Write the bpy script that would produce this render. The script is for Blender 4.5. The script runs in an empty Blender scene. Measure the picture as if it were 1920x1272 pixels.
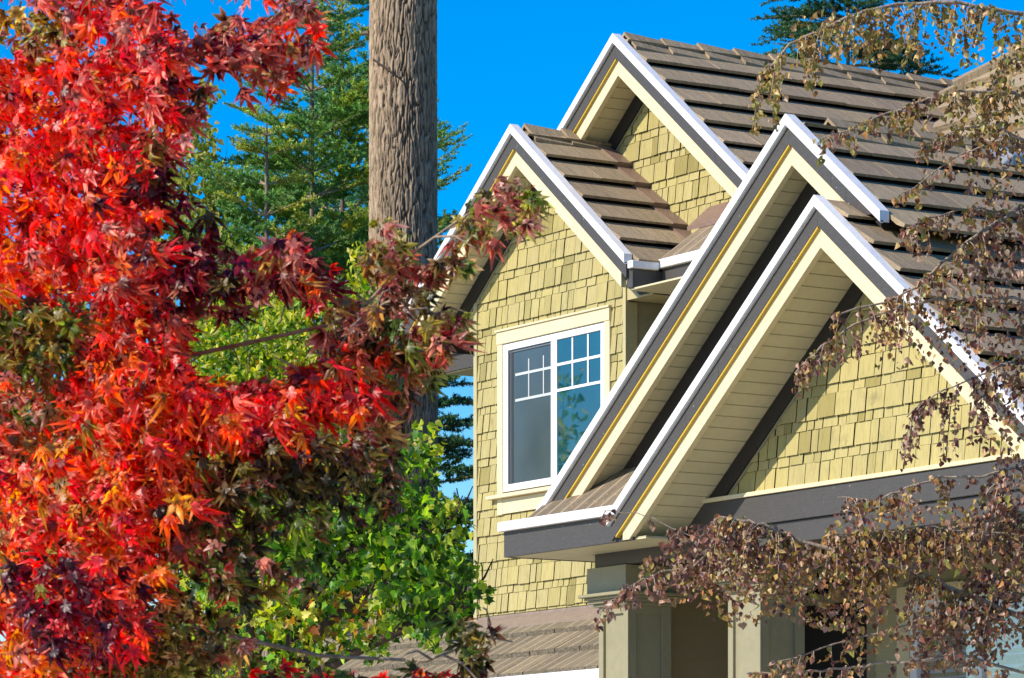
import bpy, math, random
import numpy as np
from mathutils import Vector, noise as mnoise
random.seed(7); rng = np.random.default_rng(7)
R = math.radians
S = bpy.context.scene
COL = S.collection

# ------------------------------------------------------------------ camera, sky, sun, exposure
ZC = 1.6                                   # eye height above the street
YAW = math.atan(4617 / 7300.)
cam = bpy.data.cameras.new("camera"); camo = bpy.data.objects.new("camera", cam); COL.objects.link(camo)
cam.sensor_width = 36; cam.lens = 7300 / 1920 * 36; cam.shift_y = (1680 - 636) / 1920
cam.clip_start = .5; cam.clip_end = 3000
camo.location = (0, 0, ZC); camo.rotation_euler = (R(90), 0, R(90) - YAW)
cam.dof.use_dof = True; cam.dof.focus_distance = 26; cam.dof.aperture_fstop = 16
S.camera = camo

SUN = Vector((.05, .45, -.33)).normalized()   # direction the light travels
sun_el = math.asin(-SUN.z); sun_az = math.atan2(-SUN.x, -SUN.y)
w = bpy.data.worlds.new("World"); S.world = w; w.use_nodes = True
wn = w.node_tree; bg = wn.nodes['Background']
sky = wn.nodes.new('ShaderNodeTexSky'); sky.sky_type = 'NISHITA'; sky.sun_disc = False
sky.sun_elevation = sun_el; sky.sun_rotation = sun_az; sky.dust_density = .3; sky.ozone_density = 3; sky.air_density = 1.0
hs = wn.nodes.new('ShaderNodeHueSaturation'); hs.inputs['Saturation'].default_value = 1.75; hs.inputs['Hue'].default_value = .511; hs.inputs['Value'].default_value = 1.12
wn.links.new(sky.outputs[0], hs.inputs['Color']); wn.links.new(hs.outputs[0], bg.inputs[0]); bg.inputs[1].default_value = .14
sl = bpy.data.lights.new("sun", 'SUN'); sl.energy = 5.0; sl.angle = R(.5); sl.color = (1, .91, .78)
so = bpy.data.objects.new("sun", sl); COL.objects.link(so)
so.rotation_euler = SUN.to_track_quat('-Z', 'Y').to_euler(); so.location = (-20, -10, 30)
S.view_settings.view_transform = 'Standard'; S.view_settings.look = 'None'
S.view_settings.exposure = .3; S.view_settings.gamma = 1
S.render.engine = 'CYCLES'; S.render.resolution_x = 1024; S.render.resolution_y = 678
S.cycles.max_bounces = 7; S.cycles.diffuse_bounces = 4; S.cycles.transparent_max_bounces = 8

VX, VY = -math.cos(YAW), math.sin(YAW)      # view direction, right vector
RX, RY = math.sin(YAW), math.cos(YAW)
def at(u, v, d):                            # world point seen at (u, v) of the photo, d metres deep
    s = d / 7300.
    return np.array([VX * d + RX * (u - 960) * s, VY * d + RY * (u - 960) * s, ZC + (1680 - v) * s])

# ------------------------------------------------------------------ objects, materials
def tag(o, label=None, cat=None, group=None, kind=None):
    if label: o['label'] = label
    if cat: o['category'] = cat
    if group: o['group'] = group
    if kind: o['kind'] = kind
    return o
def thing(name, loc, label, cat, group=None):
    o = bpy.data.objects.new(name, None); COL.objects.link(o); o.location = loc; o.empty_display_size = .3
    o['_o'] = list(loc); return tag(o, label, cat, group)
class MB:
    def __init__(s): s.v = []; s.f = []; s.c = []; s.has = False
    def add(s, vs, fs, col=None):
        b = len(s.v); s.v += [tuple(map(float, p)) for p in vs]; s.f += [[b + i for i in f] for f in fs]
        s.c += [col if col is not None else (1, 1, 1)] * len(vs)
        if col is not None: s.has = True
    def box(s, x0, x1, y0, y1, z0, z1, col=None):
        x0, x1 = sorted((x0, x1)); y0, y1 = sorted((y0, y1)); z0, z1 = sorted((z0, z1))
        s.add([(x0,y0,z0),(x1,y0,z0),(x1,y1,z0),(x0,y1,z0),(x0,y0,z1),(x1,y0,z1),(x1,y1,z1),(x0,y1,z1)],
              [(0,3,2,1),(4,5,6,7),(0,1,5,4),(1,2,6,5),(2,3,7,6),(3,0,4,7)], col)
    def prism(s, poly, y0, y1, col=None, tilt=0, zref=0, edge=None):   # (x,z) polygon extruded along y; tilt leans the front face
        n = len(poly)
        if n < 3: return
        a = sum(poly[i][0]*poly[(i+1)%n][1] - poly[(i+1)%n][0]*poly[i][1] for i in range(n))
        if abs(a) < 1e-6: return
        if a < 0: poly = poly[::-1]
        F = [(x, y0 + tilt*(z - zref), z) for x, z in poly]; B = [(x, y1, z) for x, z in poly]
        if edge is not None:
            s.add(F, [list(range(n))], col); s.add(F + B, [[i, i+n, (i+1)%n+n, (i+1)%n] for i in range(n)], edge); return
        s.add(F + B, [list(range(n)), list(range(2*n-1, n-1, -1))] + [[i, i+n, (i+1)%n+n, (i+1)%n] for i in range(n)], col)
    def prismx(s, poly, x0, x1, col=None):                   # (y,z) polygon extruded along x
        n = len(poly)
        a = sum(poly[i][0]*poly[(i+1)%n][1] - poly[(i+1)%n][0]*poly[i][1] for i in range(n))
        if a < 0: poly = poly[::-1]
        F = [(x1, y, z) for y, z in poly]; B = [(x0, y, z) for y, z in poly]
        s.add(F + B, [list(range(n)), list(range(2*n-1, n-1, -1))] + [[i, i+n, (i+1)%n+n, (i+1)%n] for i in range(n)], col)
    def tube(s, pts, r0, r1, n=6, col=None):
        pts = [Vector(p) for p in pts]; m = len(pts); vs = []
        for i, p in enumerate(pts):
            t = (pts[min(i+1, m-1)] - pts[max(i-1, 0)])
            if t.length < 1e-6: t = Vector((0, 0, 1))
            t.normalize(); a = t.cross(Vector((.3, .2, 1)))
            if a.length < .1: a = t.cross(Vector((1, 0, 0)))
            a.normalize(); b = t.cross(a); r = r0 + (r1 - r0) * i / (m - 1)
            for k in range(n):
                g = 2*math.pi*k/n; vs.append(p + a*(r*math.cos(g)) + b*(r*math.sin(g)))
        fs = [[i*n+k, i*n+(k+1)%n, (i+1)*n+(k+1)%n, (i+1)*n+k] for i in range(m-1) for k in range(n)]
        s.add(vs, fs, col)
    def build(s, name, mat, parent=None, smooth=False, bevel=0, label=None, cat=None, group=None, kind=None):
        me = bpy.data.meshes.new(name); o0 = np.array(parent['_o']) if parent is not None else np.zeros(3)
        V = np.array(s.v) - o0
        me.from_pydata(V.tolist(), [], s.f)
        if s.has:
            ca = me.color_attributes.new('Col', 'FLOAT_COLOR', 'POINT')
            c = np.ones((len(s.c), 4)); c[:, :3] = np.array(s.c); ca.data.foreach_set('color', c.ravel())
        me.materials.append(mat)
        if smooth: me.polygons.foreach_set('use_smooth', [True]*len(me.polygons))
        me.update()
        o = bpy.data.objects.new(name, me); COL.objects.link(o)
        if parent is not None: o.parent = parent; o['_o'] = list(parent['_o'])
        if bevel:
            b = o.modifiers.new('bevel', 'BEVEL'); b.width = bevel; b.segments = 1; b.limit_method = 'ANGLE'
        return tag(o, label, cat, group, kind)
def clip(poly, a, b, c):                    # keep a*x + b*z <= c
    out = []; n = len(poly)
    for i in range(n):
        p, q = poly[i], poly[(i+1) % n]; fp = a*p[0]+b*p[1]-c; fq = a*q[0]+b*q[1]-c
        if fp <= 0: out.append(p)
        if (fp < 0 < fq) or (fq < 0 < fp):
            t = fp/(fp-fq); out.append((p[0]+(q[0]-p[0])*t, p[1]+(q[1]-p[1])*t))
    return out
def clipall(poly, planes):
    for pl in planes:
        poly = clip(poly, *pl)
        if len(poly) < 3: return []
    return poly

def nodemat(name):
    m = bpy.data.materials.new(name); m.use_nodes = True; nt = m.node_tree
    return m, nt, nt.nodes['Principled BSDF'], nt.nodes, nt.links
def L(nt, a, b): nt.links.new(a, b)
def noise_node(nt, scale, detail=4, vec=None, rough=.6):
    n = nt.nodes.new('ShaderNodeTexNoise'); n.inputs['Scale'].default_value = scale; n.inputs['Detail'].default_value = detail
    n.inputs['Roughness'].default_value = rough
    if vec is not None: L(nt, vec, n.inputs['Vector'])
    return n
def mapping(nt, scale, rot=(0, 0, 0)):
    tc = nt.nodes.new('ShaderNodeTexCoord'); mp = nt.nodes.new('ShaderNodeMapping')
    mp.inputs['Scale'].default_value = scale; mp.inputs['Rotation'].default_value = rot; L(nt, tc.outputs['Object'], mp.inputs[0]); return mp.outputs[0]
def ramp(nt, fac, stops):
    r = nt.nodes.new('ShaderNodeValToRGB'); L(nt, fac, r.inputs[0]); e = r.color_ramp.elements
    while len(e) < len(stops): e.new(.5)
    for k, (p, c) in enumerate(stops): e[k].position = p; e[k].color = (*c, 1) if len(c) == 3 else c
    return r.outputs[0]
def mix(nt, a, b, fac, mode='MIX'):
    m = nt.nodes.new('ShaderNodeMix'); m.data_type = 'RGBA'; m.blend_type = mode
    for s, v in ((m.inputs['A'], a), (m.inputs['B'], b)):
        if isinstance(v, tuple): s.default_value = (*v, 1)
        else: L(nt, v, s)
    if isinstance(fac, (int, float)): m.inputs['Factor'].default_value = fac
    else: L(nt, fac, m.inputs['Factor'])
    return m.outputs['Result']
def bump(nt, bsdf, h, strength=.3, dist=.01):
    b = nt.nodes.new('ShaderNodeBump'); b.inputs['Strength'].default_value = strength; b.inputs['Distance'].default_value = dist
    L(nt, h, b.inputs['Height']); L(nt, b.outputs[0], bsdf.inputs['Normal'])
def attr(nt):
    a = nt.nodes.new('ShaderNodeAttribute'); a.attribute_name = 'Col'; return a.outputs['Color']

def paint(name, col, rough=.5, grain=.08, gscale=(3, 3, 40), specks=False, useattr=False, bumpd=.003):
    m, nt, b, N, _ = nodemat(name)
    n = noise_node(nt, 6, 5, mapping(nt, gscale)); n2 = noise_node(nt, 2.2, 3, mapping(nt, (1, 1, 1)))
    lo = tuple(c*(1-grain*2.2) for c in col); hi = tuple(min(1, c*(1+grain)) for c in col)
    c = ramp(nt, n.outputs[0], [(.3, lo), (.7, hi)])
    c = mix(nt, c, tuple(x*.82 for x in col), ramp(nt, n2.outputs[0], [(.5, (0,0,0)), (.8, (.6,.6,.6))]))
    if useattr: c = mix(nt, c, attr(nt), 1.0, 'MULTIPLY')
    if specks == 'w':
        v = noise_node(nt, 9, 6, mapping(nt, (2, 2, .6)), .75)
        c = mix(nt, c, (.42, .38, .32), ramp(nt, v.outputs[0], [(.60, (0,0,0)), (.80, (.6,.6,.6))]))
    elif specks:
        v = noise_node(nt, 42, 1, mapping(nt, (1, 1, 1)))
        c = mix(nt, c, (.45, .45, .43), ramp(nt, v.outputs[0], [(.77, (0,0,0)), (.79, (.8,.8,.8))]))
    L(nt, c, b.inputs['Base Color']); b.inputs['Roughness'].default_value = rough
    bump(nt, b, n.outputs[0], .25, bumpd); return m
M = {}
M['cream'] = paint('cream_paint', (.70, .60, .37), .5, .05, (2, 2, 30))
M['white'] = paint('white_metal', (.78, .77, .75), .35, .05, (4, 4, 1.2), bumpd=.001, specks='w')
M['bounce_tint'] = paint('cream_bounce_tint', (.60, .40, .04), .5, .05)  # cream underside in warm bounce light, put in as an ochre colour
M['dark'] = paint('charcoal_paint', (.066, .060, .054), .55, .12, (5, 5, 30), specks=True)
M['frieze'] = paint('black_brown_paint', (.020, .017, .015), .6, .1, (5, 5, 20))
M['taupe'] = paint('taupe_paint', (.29, .262, .155), .5, .04, (3, 3, 3))
M['soffit'] = paint('soffit_vinyl', (.60, .54, .34), .55, .03, (4, 4, 4))
M['sage'] = paint('sage_siding', (.42, .38, .22), .55, .05, (2, 20, 20))
M['lap'] = paint('brown_lap_siding', (.30, .24, .13), .55, .05, (2, 20, 20))
M['winwhite'] = paint('window_vinyl', (.83, .84, .85), .3, .01, (1, 1, 1), bumpd=.0005)
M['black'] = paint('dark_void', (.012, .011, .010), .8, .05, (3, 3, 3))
M['flash'] = paint('copper_brown_flashing', (.24, .155, .115), .42, .12, (6, 6, 6))
M['pink_flash'] = paint('pinkish_lead_flashing', (.27, .20, .15), .45, .1, (4, 4, 4))
M['cream_a'] = paint('cream_board_paint', (.70, .60, .37), .5, .05, (2, 2, 30), useattr=True)
M['white_a'] = paint('white_gutter_metal', (.78, .77, .75), .35, .05, (4, 4, 1.2), bumpd=.001, specks='w', useattr=True)
M['dark_a'] = paint('charcoal_board_paint', (.066, .060, .054), .55, .12, (5, 5, 30), specks=True, useattr=True)
def shake_mat():
    m, nt, b, N, _ = nodemat('shake_paint')
    n = noise_node(nt, 5, 6, mapping(nt, (16, 16, 1.1)), .65); st = noise_node(nt, 3.2, 6, mapping(nt, (1.4, 1.4, 1)), .7)
    base = ramp(nt, n.outputs[0], [(.3, (.30, .25, .085)), (.5, (.42, .355, .132)), (.72, (.46, .39, .152))])
    c = mix(nt, base, attr(nt), 1.0, 'MULTIPLY')
    fac = ramp(nt, st.outputs[0], [(.60, (0,0,0)), (.74, (.75,.75,.75))])
    c = mix(nt, c, (.17, .145, .055), fac)
    dk = noise_node(nt, 1.1, 5, mapping(nt, (1, 1, .5)), .7)
    c = mix(nt, c, (.30, .26, .11), ramp(nt, dk.outputs[0], [(.48, (0,0,0)), (.75, (.55,.55,.55))]))
    L(nt, c, b.inputs['Base Color']); b.inputs['Roughness'].default_value = .55
    bump(nt, b, n.outputs[0], .45, .004); return m
M['shake'] = shake_mat()
def tile_mat(name, along):                   # along: axis scale so streaks run down the slope
    m, nt, b, N, _ = nodemat(name)
    g = noise_node(nt, 6, 4, mapping(nt, along), .6); big = noise_node(nt, .9, 4, mapping(nt, (1, 1, 1)))
    fine = noise_node(nt, 60, 3, mapping(nt, (1, 1, 1)))
    base = ramp(nt, g.outputs[0], [(.30, (.12, .095, .062)), (.42, (.31, .232, .135)), (.62, (.41, .312, .182)), (.8, (.52, .40, .235))])
    base = mix(nt, base, (.21, .17, .115), ramp(nt, big.outputs[0], [(.4, (0,0,0)), (.7, (.7,.7,.7))]))
    base = mix(nt, base, attr(nt), 1.0, 'MULTIPLY')
    base = mix(nt, base, (.12, .10, .08), ramp(nt, fine.outputs[0], [(.56, (0,0,0)), (.68, (.6,.6,.6))]))
    lv = noise_node(nt, 10, 2, mapping(nt, (3.2, 5.5, 3.2))); area = noise_node(nt, 1.6, 3, mapping(nt, (1, 1, 1)))
    lf = ramp(nt, lv.outputs[0], [(.655, (0,0,0)), (.68, (1,1,1))]); af = ramp(nt, area.outputs[0], [(.40, (0,0,0)), (.56, (1,1,1))])
    f = mix(nt, lf, af, 1.0, 'MULTIPLY')
    base = mix(nt, base, (.52, .30, .11), f)
    L(nt, base, b.inputs['Base Color']); b.inputs['Roughness'].default_value = .85
    wv = nt.nodes.new('ShaderNodeTexWave'); wv.wave_type = 'BANDS'; wv.bands_direction = 'X' if along[0] > 5 else 'Y'
    wv.inputs['Scale'].default_value = 2.0 if along[0] > 5 else 2.9; wv.inputs['Distortion'].default_value = .5 if along[0] > 5 else 3.0; wv.inputs['Detail'].default_value = 2; wv.inputs['Detail Scale'].default_value = .8
    L(nt, mapping(nt, (1, 1, 1)), wv.inputs['Vector'])
    base = mix(nt, base, (.50, .40, .27), ramp(nt, wv.outputs[0], [(.88, (0,0,0)), (.99, (.45,.45,.45) if along[0] > 5 else (.16,.16,.16))]))
    L(nt, base, b.inputs['Base Color'])
    g2 = mix(nt, g.outputs['Color'], wv.outputs['Color'], .15)
    h = mix(nt, g2, fine.outputs['Color'], .3)
    bump(nt, b, h, .9, .012); return m
M['tile_y'] = tile_mat('concrete_tile_side', (1.2, 22, 1.2))
M['tile_x'] = tile_mat('concrete_tile_front', (22, 1.2, 1.2))
def glass_mat(name, base, ior=1.9, rough=.02):
    m, nt, b, N, _ = nodemat(name)
    n = noise_node(nt, 1.6, 2, mapping(nt, (1, 1, 1)))
    L(nt, ramp(nt, n.outputs[0], [(.3, tuple(c*.7 for c in base)), (.7, tuple(c*1.2 for c in base))]), b.inputs['Base Color'])
    b.inputs['Roughness'].default_value = rough; b.inputs['IOR'].default_value = ior; bump(nt, b, n.outputs[0], .02, .02); return m
M['glass'] = glass_mat('window_glass', (.004, .055, .075), 2.2)
M['screen'] = glass_mat('insect_screen', (.055, .072, .075), 1.6, .12)
def clearglass():
    m, nt, b, N, _ = nodemat('porch_glass'); out = N['Material Output']
    t = N.new('ShaderNodeBsdfTransparent'); g = N.new('ShaderNodeBsdfGlossy'); g.inputs['Roughness'].default_value = .02
    g.inputs['Color'].default_value = (.8, .9, 1, 1); mx = N.new('ShaderNodeMixShader'); mx.inputs[0].default_value = .14
    L(nt, t.outputs[0], mx.inputs[1]); L(nt, g.outputs[0], mx.inputs[2]); L(nt, mx.outputs[0], out.inputs[0]); return m
M['clear'] = clearglass()
def leaf_mat(name, rough=.42, trans=.38, spec=.5, tboost=1.0):
    m, nt, b, N, _ = nodemat(name); out = N['Material Output']
    a = attr(nt); n = noise_node(nt, 28, 3, mapping(nt, (1, 1, 1)))
    c = mix(nt, a, ramp(nt, n.outputs[0], [(.3, (.72,.72,.72)), (.7, (1.15,1.1,1.05))]), 1.0, 'MULTIPLY')
    L(nt, c, b.inputs['Base Color']); b.inputs['Roughness'].default_value = rough; b.inputs['Specular IOR Level'].default_value = spec
    t = N.new('ShaderNodeBsdfTranslucent'); sat = N.new('ShaderNodeHueSaturation'); sat.inputs['Saturation'].default_value = 1.1
    sat.inputs['Value'].default_value = 1.25*tboost; L(nt, c, sat.inputs['Color']); L(nt, sat.outputs[0], t.inputs[0])
    mx = N.new('ShaderNodeMixShader'); mx.inputs[0].default_value = trans
    L(nt, b.outputs[0], mx.inputs[1]); L(nt, t.outputs[0], mx.inputs[2]); L(nt, mx.outputs[0], out.inputs[0]); return m
M['sweet'] = leaf_mat('sweetgum_leaf', .40, .52, .7, 1.8)
M['birch'] = leaf_mat('birch_leaf', .4, .3)
M['green'] = leaf_mat('green_leaf', .45, .45, .4, 1.3)
M['needle'] = leaf_mat('conifer_needle', .5, .25, .4)
def bark_mat(name, lo, hi, sc=(1, 1, .25), nscale=22):
    m, nt, b, N, _ = nodemat(name)
    n = noise_node(nt, nscale, 6, mapping(nt, sc), .65)
    c = ramp(nt, n.outputs[0], [(.35, lo), (.65, hi)])
    L(nt, c, b.inputs['Base Color']); b.inputs['Roughness'].default_value = .9; bump(nt, b, n.outputs[0], .6, .02); return m
M['bark'] = bark_mat('grey_brown_bark', (.11, .085, .06), (.24, .19, .14))
M['twig'] = bark_mat('brown_twig', (.22, .16, .11), (.46, .36, .26), (1, 1, 1), 40)
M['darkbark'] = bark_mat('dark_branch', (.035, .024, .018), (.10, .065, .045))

# ------------------------------------------------------------------ ground
def gz(x, y):
    d = -.845*x + .534*y
    return min(1.1, max(0, (d - 8) * .09))
g = MB(); xs = [-700, -300, -120] + list(range(-60, 31, 3)) + [120, 300, 700]; ys = [-700, -300, -120] + list(range(-40, 61, 3)) + [120, 300, 700]
g.add([(x, y, gz(x, y) - (.0)) for x in xs for y in ys], [[i*len(ys)+j, (i+1)*len(ys)+j, (i+1)*len(ys)+j+1, i*len(ys)+j+1] for i in range(len(xs)-1) for j in range(len(ys)-1)])
m, nt, b, N, _ = nodemat('lawn'); n = noise_node(nt, 3, 6, mapping(nt, (1, 1, 1)))
L(nt, ramp(nt, n.outputs[0], [(.3, (.10, .12, .045)), (.7, (.20, .21, .09))]), b.inputs['Base Color']); b.inputs['Roughness'].default_value = .95
g.build('ground', m, kind='structure')
m, nt, b, N, _ = nodemat('bounce_concrete'); n = noise_node(nt, 2, 6, mapping(nt, (1, 1, 1)))
L(nt, ramp(nt, n.outputs[0], [(.3, (.46, .41, .32)), (.7, (.56, .50, .40))]), b.inputs['Base Color']); b.inputs['Roughness'].default_value = .9
dv = MB()
for i in range(-33, -10):
    for j in range(-4, 15):
        x0, x1, y0, y1 = i, i+1, j, j+1
        dv.add([(x, y, gz(x, y)+.012) for x, y in ((x0,y0),(x1,y0),(x1,y1),(x0,y1))], [(0,1,2,3)])
dv.build('bounce_paving', m, kind='structure')  # pale paving added out of view to bounce light onto the soffits

# ------------------------------------------------------------------ HOUSE
P = .775                                    # roof pitch, rise over run
Hb = thing('house', (-21, 16, 1.1), 'tan and olive shingled two-storey house with steep layered gables, white gutters and brown tile roof', 'house')
def hz(z): return z + ZC

def shakes(name, planes, xr, zr, B, yface, parent, holes=(), label=None, seed=1):
    rd = random.Random(seed); mb = MB(); k0 = int(math.floor((zr[0]-B)/.2015)) - 1
    bk = MB()
    for k in range(k0, k0+60):
        zb = B + k*.2015
        if zb - .07 > zr[1]: break
        for (za, zt, wmin, wmax) in ((zb, zb+.1405, .07, .185), (zb-.061, zb, .07, .165)):
            x = xr[0] - rd.random()*.1
            while x < xr[1]:
                wd = rd.uniform(wmin, wmax)
                if rd.random() < .12: wd = rd.uniform(wmin, .09)
                lift = rd.uniform(-.0025, .0035); dz = rd.uniform(-.0035, .002)
                rect = [(x+.0046, za+dz+.0075), (x+wd-.0046, za+dz+.0075+rd.uniform(-.002, .002)), (x+wd-.0046, zt+.010), (x+.0046, zt+.010)]
                tnt = rd.uniform(.93, 1.04); cc = (tnt, tnt*rd.uniform(.98, 1.0), tnt*rd.uniform(.9, 1.04))
                if rd.random() < .06: cc = (.66*tnt, .64*tnt, .46*tnt)
                elif rd.random() < .10: cc = (.86*tnt, .85*tnt, .76*tnt)
                pieces = [[]]
                cut = None
                for h in holes:
                    if x+wd > h[0] and x < h[1] and zt+.012 > h[2] and za < h[3]: cut = h
                if cut: pieces = [[(1,0,cut[0])], [(-1,0,-cut[1])], [(-1,0,-cut[0]),(1,0,cut[1]),(0,-1,-cut[3])], [(-1,0,-cut[0]),(1,0,cut[1]),(0,1,cut[2])]]
                for pc in pieces:
                    pl = clipall(rect, planes + pc)
                    if pl:
                        mb.prism([(a, hz(c)) for a, c in pl], yface - .008 - lift, yface + .002, cc, tilt=.10, zref=hz(zt), edge=(.16*tnt, .14*tnt, .12*tnt))  # edges dark as bare wood, which also paints the shade between shakes
                x += wd
    o = mb.build(name, M['shake'], parent, label=label)
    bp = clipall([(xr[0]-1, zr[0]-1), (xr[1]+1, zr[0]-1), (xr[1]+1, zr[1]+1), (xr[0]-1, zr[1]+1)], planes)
    bk.prism([(a, hz(c)) for a, c in bp], yface+.001, yface+.0055); bk.build('gap_shade_sheet', M['black'], parent)  # black sheet behind the shakes, painting the gaps as dark as shade
    return o
def poly_planes(poly):
    n = len(poly); a = sum(poly[i][0]*poly[(i+1)%n][1]-poly[(i+1)%n][0]*poly[i][1] for i in range(n))
    if a < 0: poly = poly[::-1]
    out = []
    for i in range(n):
        (x0, z0), (x1, z1) = poly[i], poly[(i+1) % n]; dx, dz = x1-x0, z1-z0
        l = math.hypot(dx, dz); nx, nz = dz/l, -dx/l; out.append((nx, nz, nx*x0+nz*z0))
    return out

def rake(kind, label, ax, az, y0, yw, xl, xr, parent, zcut_l=-9, zcut_r=-9, frieze=True, soff=(True, True), endl=None, endr=None, fr_end_l=None, fr_end_r=None):
    """gable trim: gutter, fascia, cream board, soffit strips, frieze on both slopes; y0 face plane, yw wall plane"""
    out = {}
    root = MB()
    def band(mb, s, o0, o1, ya, yb, xe, zc=-9, col=None):
        pl = [(ax, az-o0), (xe, az-o0-P*abs(xe-ax)), (xe, az-o1-P*abs(xe-ax)), (ax, az-o1)]
        pl = clip(pl, 0, -1, -zc)
        if len(pl) >= 3: mb.prism([(x, hz(z)) for x, z in pl], ya, yb, col)
    g, d, c, u, f, f2, och = MB(), MB(), MB(), MB(), MB(), MB(), MB()
    for s, xe, zc, xf in ((-1, xl, zcut_l, fr_end_l), (1, xr, zcut_r, fr_end_r)):
        e = .0015*s
        band(g, s, 0, .070, y0-.028, y0+.045, xe+s*.012); band(g, s, .058, .076, y0-.02, y0+.0, xe+s*.012)
        band(d, s, .068, .184, y0, y0+.022, xe, zc)
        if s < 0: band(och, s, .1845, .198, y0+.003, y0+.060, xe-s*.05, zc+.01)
        band(c, s, .1925, .312, y0+.024, y0+.064, xe-s*.10, zc)
        # soffit strips across the overhang
        xa = ax + s*.12; x = xa; o = .276
        while abs(x-ax) < abs(xe-ax)-.06:
            x2 = x + s*.073
            pl = [(x, az-o-P*abs(x-ax)), (x2, az-o-P*abs(x2-ax)), (x2, az-o-.006-P*abs(x2-ax)), (x, az-o-.006-P*abs(x-ax))]
            pl = clip(pl, 0, -1, -(zc+.01))
            if len(pl) >= 3: u.prism([(a, hz(b)) for a, b in pl], y0+.066, yw-.001)
            x = x2 + s*.008
        band(u, s, .256, .2735, y0+.066, yw-.002, xe-s*.09, zc+.02)
        if frieze:
            xx = xf if xf is not None else xe-s*.1
            pl = [(ax, az-.284), (xx, az-.284-P*abs(xx-ax)), (xx, az-.425-P*abs(xx-ax)), (ax, az-.425)]
            pl = clip(pl, 0, -1, -(zc+.012)); f.prism([(a, hz(b)) for a, b in pl], yw-.034, yw+.002)
            pl = [(ax, az-.4265), (xx, az-.4265-P*abs(xx-ax)), (xx, az-.447-P*abs(xx-ax)), (ax, az-.447)]
            pl = clip(pl, 0, -1, -(zc+.012)); f2.prism([(a, hz(b)) for a, b in pl], yw-.020, yw+.002)
    for s, xe in ((-1, xl), (1, xr)):
        for k_, (o0, o1, yy, mm, sc_) in enumerate(((.0, .070, y0-.0295, g, .62), (.077, .184, y0-.0012, d, .30), (.1925, .312, y0+.0228, c, .35))):
            for fr_ in (.37, .71):
                fx = ax + (xe-ax)*(fr_ + .09*k_*(1 if fr_ < .5 else -1)); zz_ = az - P*abs(fx-ax)
                if zz_-o1 < max(zcut_l, zcut_r): continue
                mm.prism([(fx, hz(zz_-o0)), (fx+.0035, hz(zz_-o0-s*P*.0035)), (fx+.0035, hz(zz_-o1-s*P*.0035)), (fx, hz(zz_-o1))], yy, yy+.004, (sc_, sc_, sc_))
    r = g.build('rake_gutter', M['white_a'], parent, bevel=.004, label=label)
    d.build('fascia_board', M['dark_a'], r, bevel=.002)
    c.build('rake_board', M['cream_a'], r, bevel=.002); och.build('drip_strip', M['bounce_tint'], r)
    u.build('soffit', M['soffit'], r)
    if frieze: f.build('frieze_board', M['frieze'], r); f2.build('frieze_trim', M['taupe'], r)
    return r

def tiles(name, x0, xs_first, x_end, s, c0, yfun, parent, seed=3, step=.2465, cap=None, label=None):
    """courses of concrete tile on a slope falling in direction s along x; surface z = c0 - P*|x-x0|"""
    rd = random.Random(seed); mb = MB(); un = MB()
    x = xs_first - s*step*math.ceil(abs(xs_first-x0)/step)
    k = 0
    while s*(x - x_end) < 0:
        xa, xb = x, x + s*step
        if s*(xa-x0) < 0: xa = x0
        y0, y1 = yfun((xa+xb)/2); y = y0
        if y1 > y0 and s*(xb-x0) > 0:
            while y < y1:
                wd = min(.332, y1-y); j = rd.uniform(-.003, .003); lift = rd.uniform(-.003, .003)
                za = c0 - P*abs(xa-x0); xbb = xb + s*j; zb = c0 - P*abs(xbb-x0)
                n = (s*.612, .79); th = .006; tb = .052 + lift
                A = (xa, za); Bp = (xbb, zb)
                prof = [(A[0], A[1]), (A[0]+n[0]*th, A[1]+n[1]*th), (Bp[0]+n[0]*tb, Bp[1]+n[1]*tb), (Bp[0]+n[0]*.031, Bp[1]+n[1]*.031), (Bp[0]-s*.055+n[0]*.010, Bp[1]+P*.055+n[1]*.010)]
                t = rd.uniform(.80, 1.10); cc = (t, t*rd.uniform(.97, 1.0), t*rd.uniform(.93, 1.0))
                mb.prism([(a, hz(b)) for a, b in prof], y+.0025, y+wd-.0025, cc)
                # lumpy shake-look butt edge
                y += wd
        x += s*step; k += 1
    return mb.build(name, M['tile_y'], parent, label=label)
def capline(name, x, z, y0, y1, parent, s=.16, seed=5):
    rd = random.Random(seed); mb = MB(); y = y0
    while y < y1:
        l = .335; up0 = .035 + rd.uniform(-.004, .004); up1 = .008
        for sd in (-1, 1):
            a = [(x, y, hz(z+up0+.012)), (x+sd*s, y, hz(z+up0-P*s)), (x+sd*s, y+l+.05, hz(z+up1-P*s)), (x, y+l+.05, hz(z+up1+.012))]
            bt = [(p[0], p[1], p[2]-.026) for p in a]
            t = rd.uniform(.8, 1.05); f = [(0,1,2,3),(7,6,5,4),(0,4,5,1),(1,5,6,2),(2,6,7,3),(3,7,4,0)]
            if sd < 0: f = [q[::-1] for q in f]
            mb.add(a+bt, f, (t, t*.98, t*.94))
        y += l
    return mb.build(name, M['tile_y'], parent)

# --- key levels (x, z relative to the eye, planes in y)
DX, DZ, DY = -24.81, 5.82, 15.70            # dormer
MX, MZ, MY = -24.20, 6.45, 16.22            # main gable
GX, GZ, GY = -19.21, 4.78, 14.15            # middle gable
FX, FZ, FY = -18.65, 4.18, 13.95            # front gable
WD, WM, WF = 16.0, 16.54, 14.42             # wall planes

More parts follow.
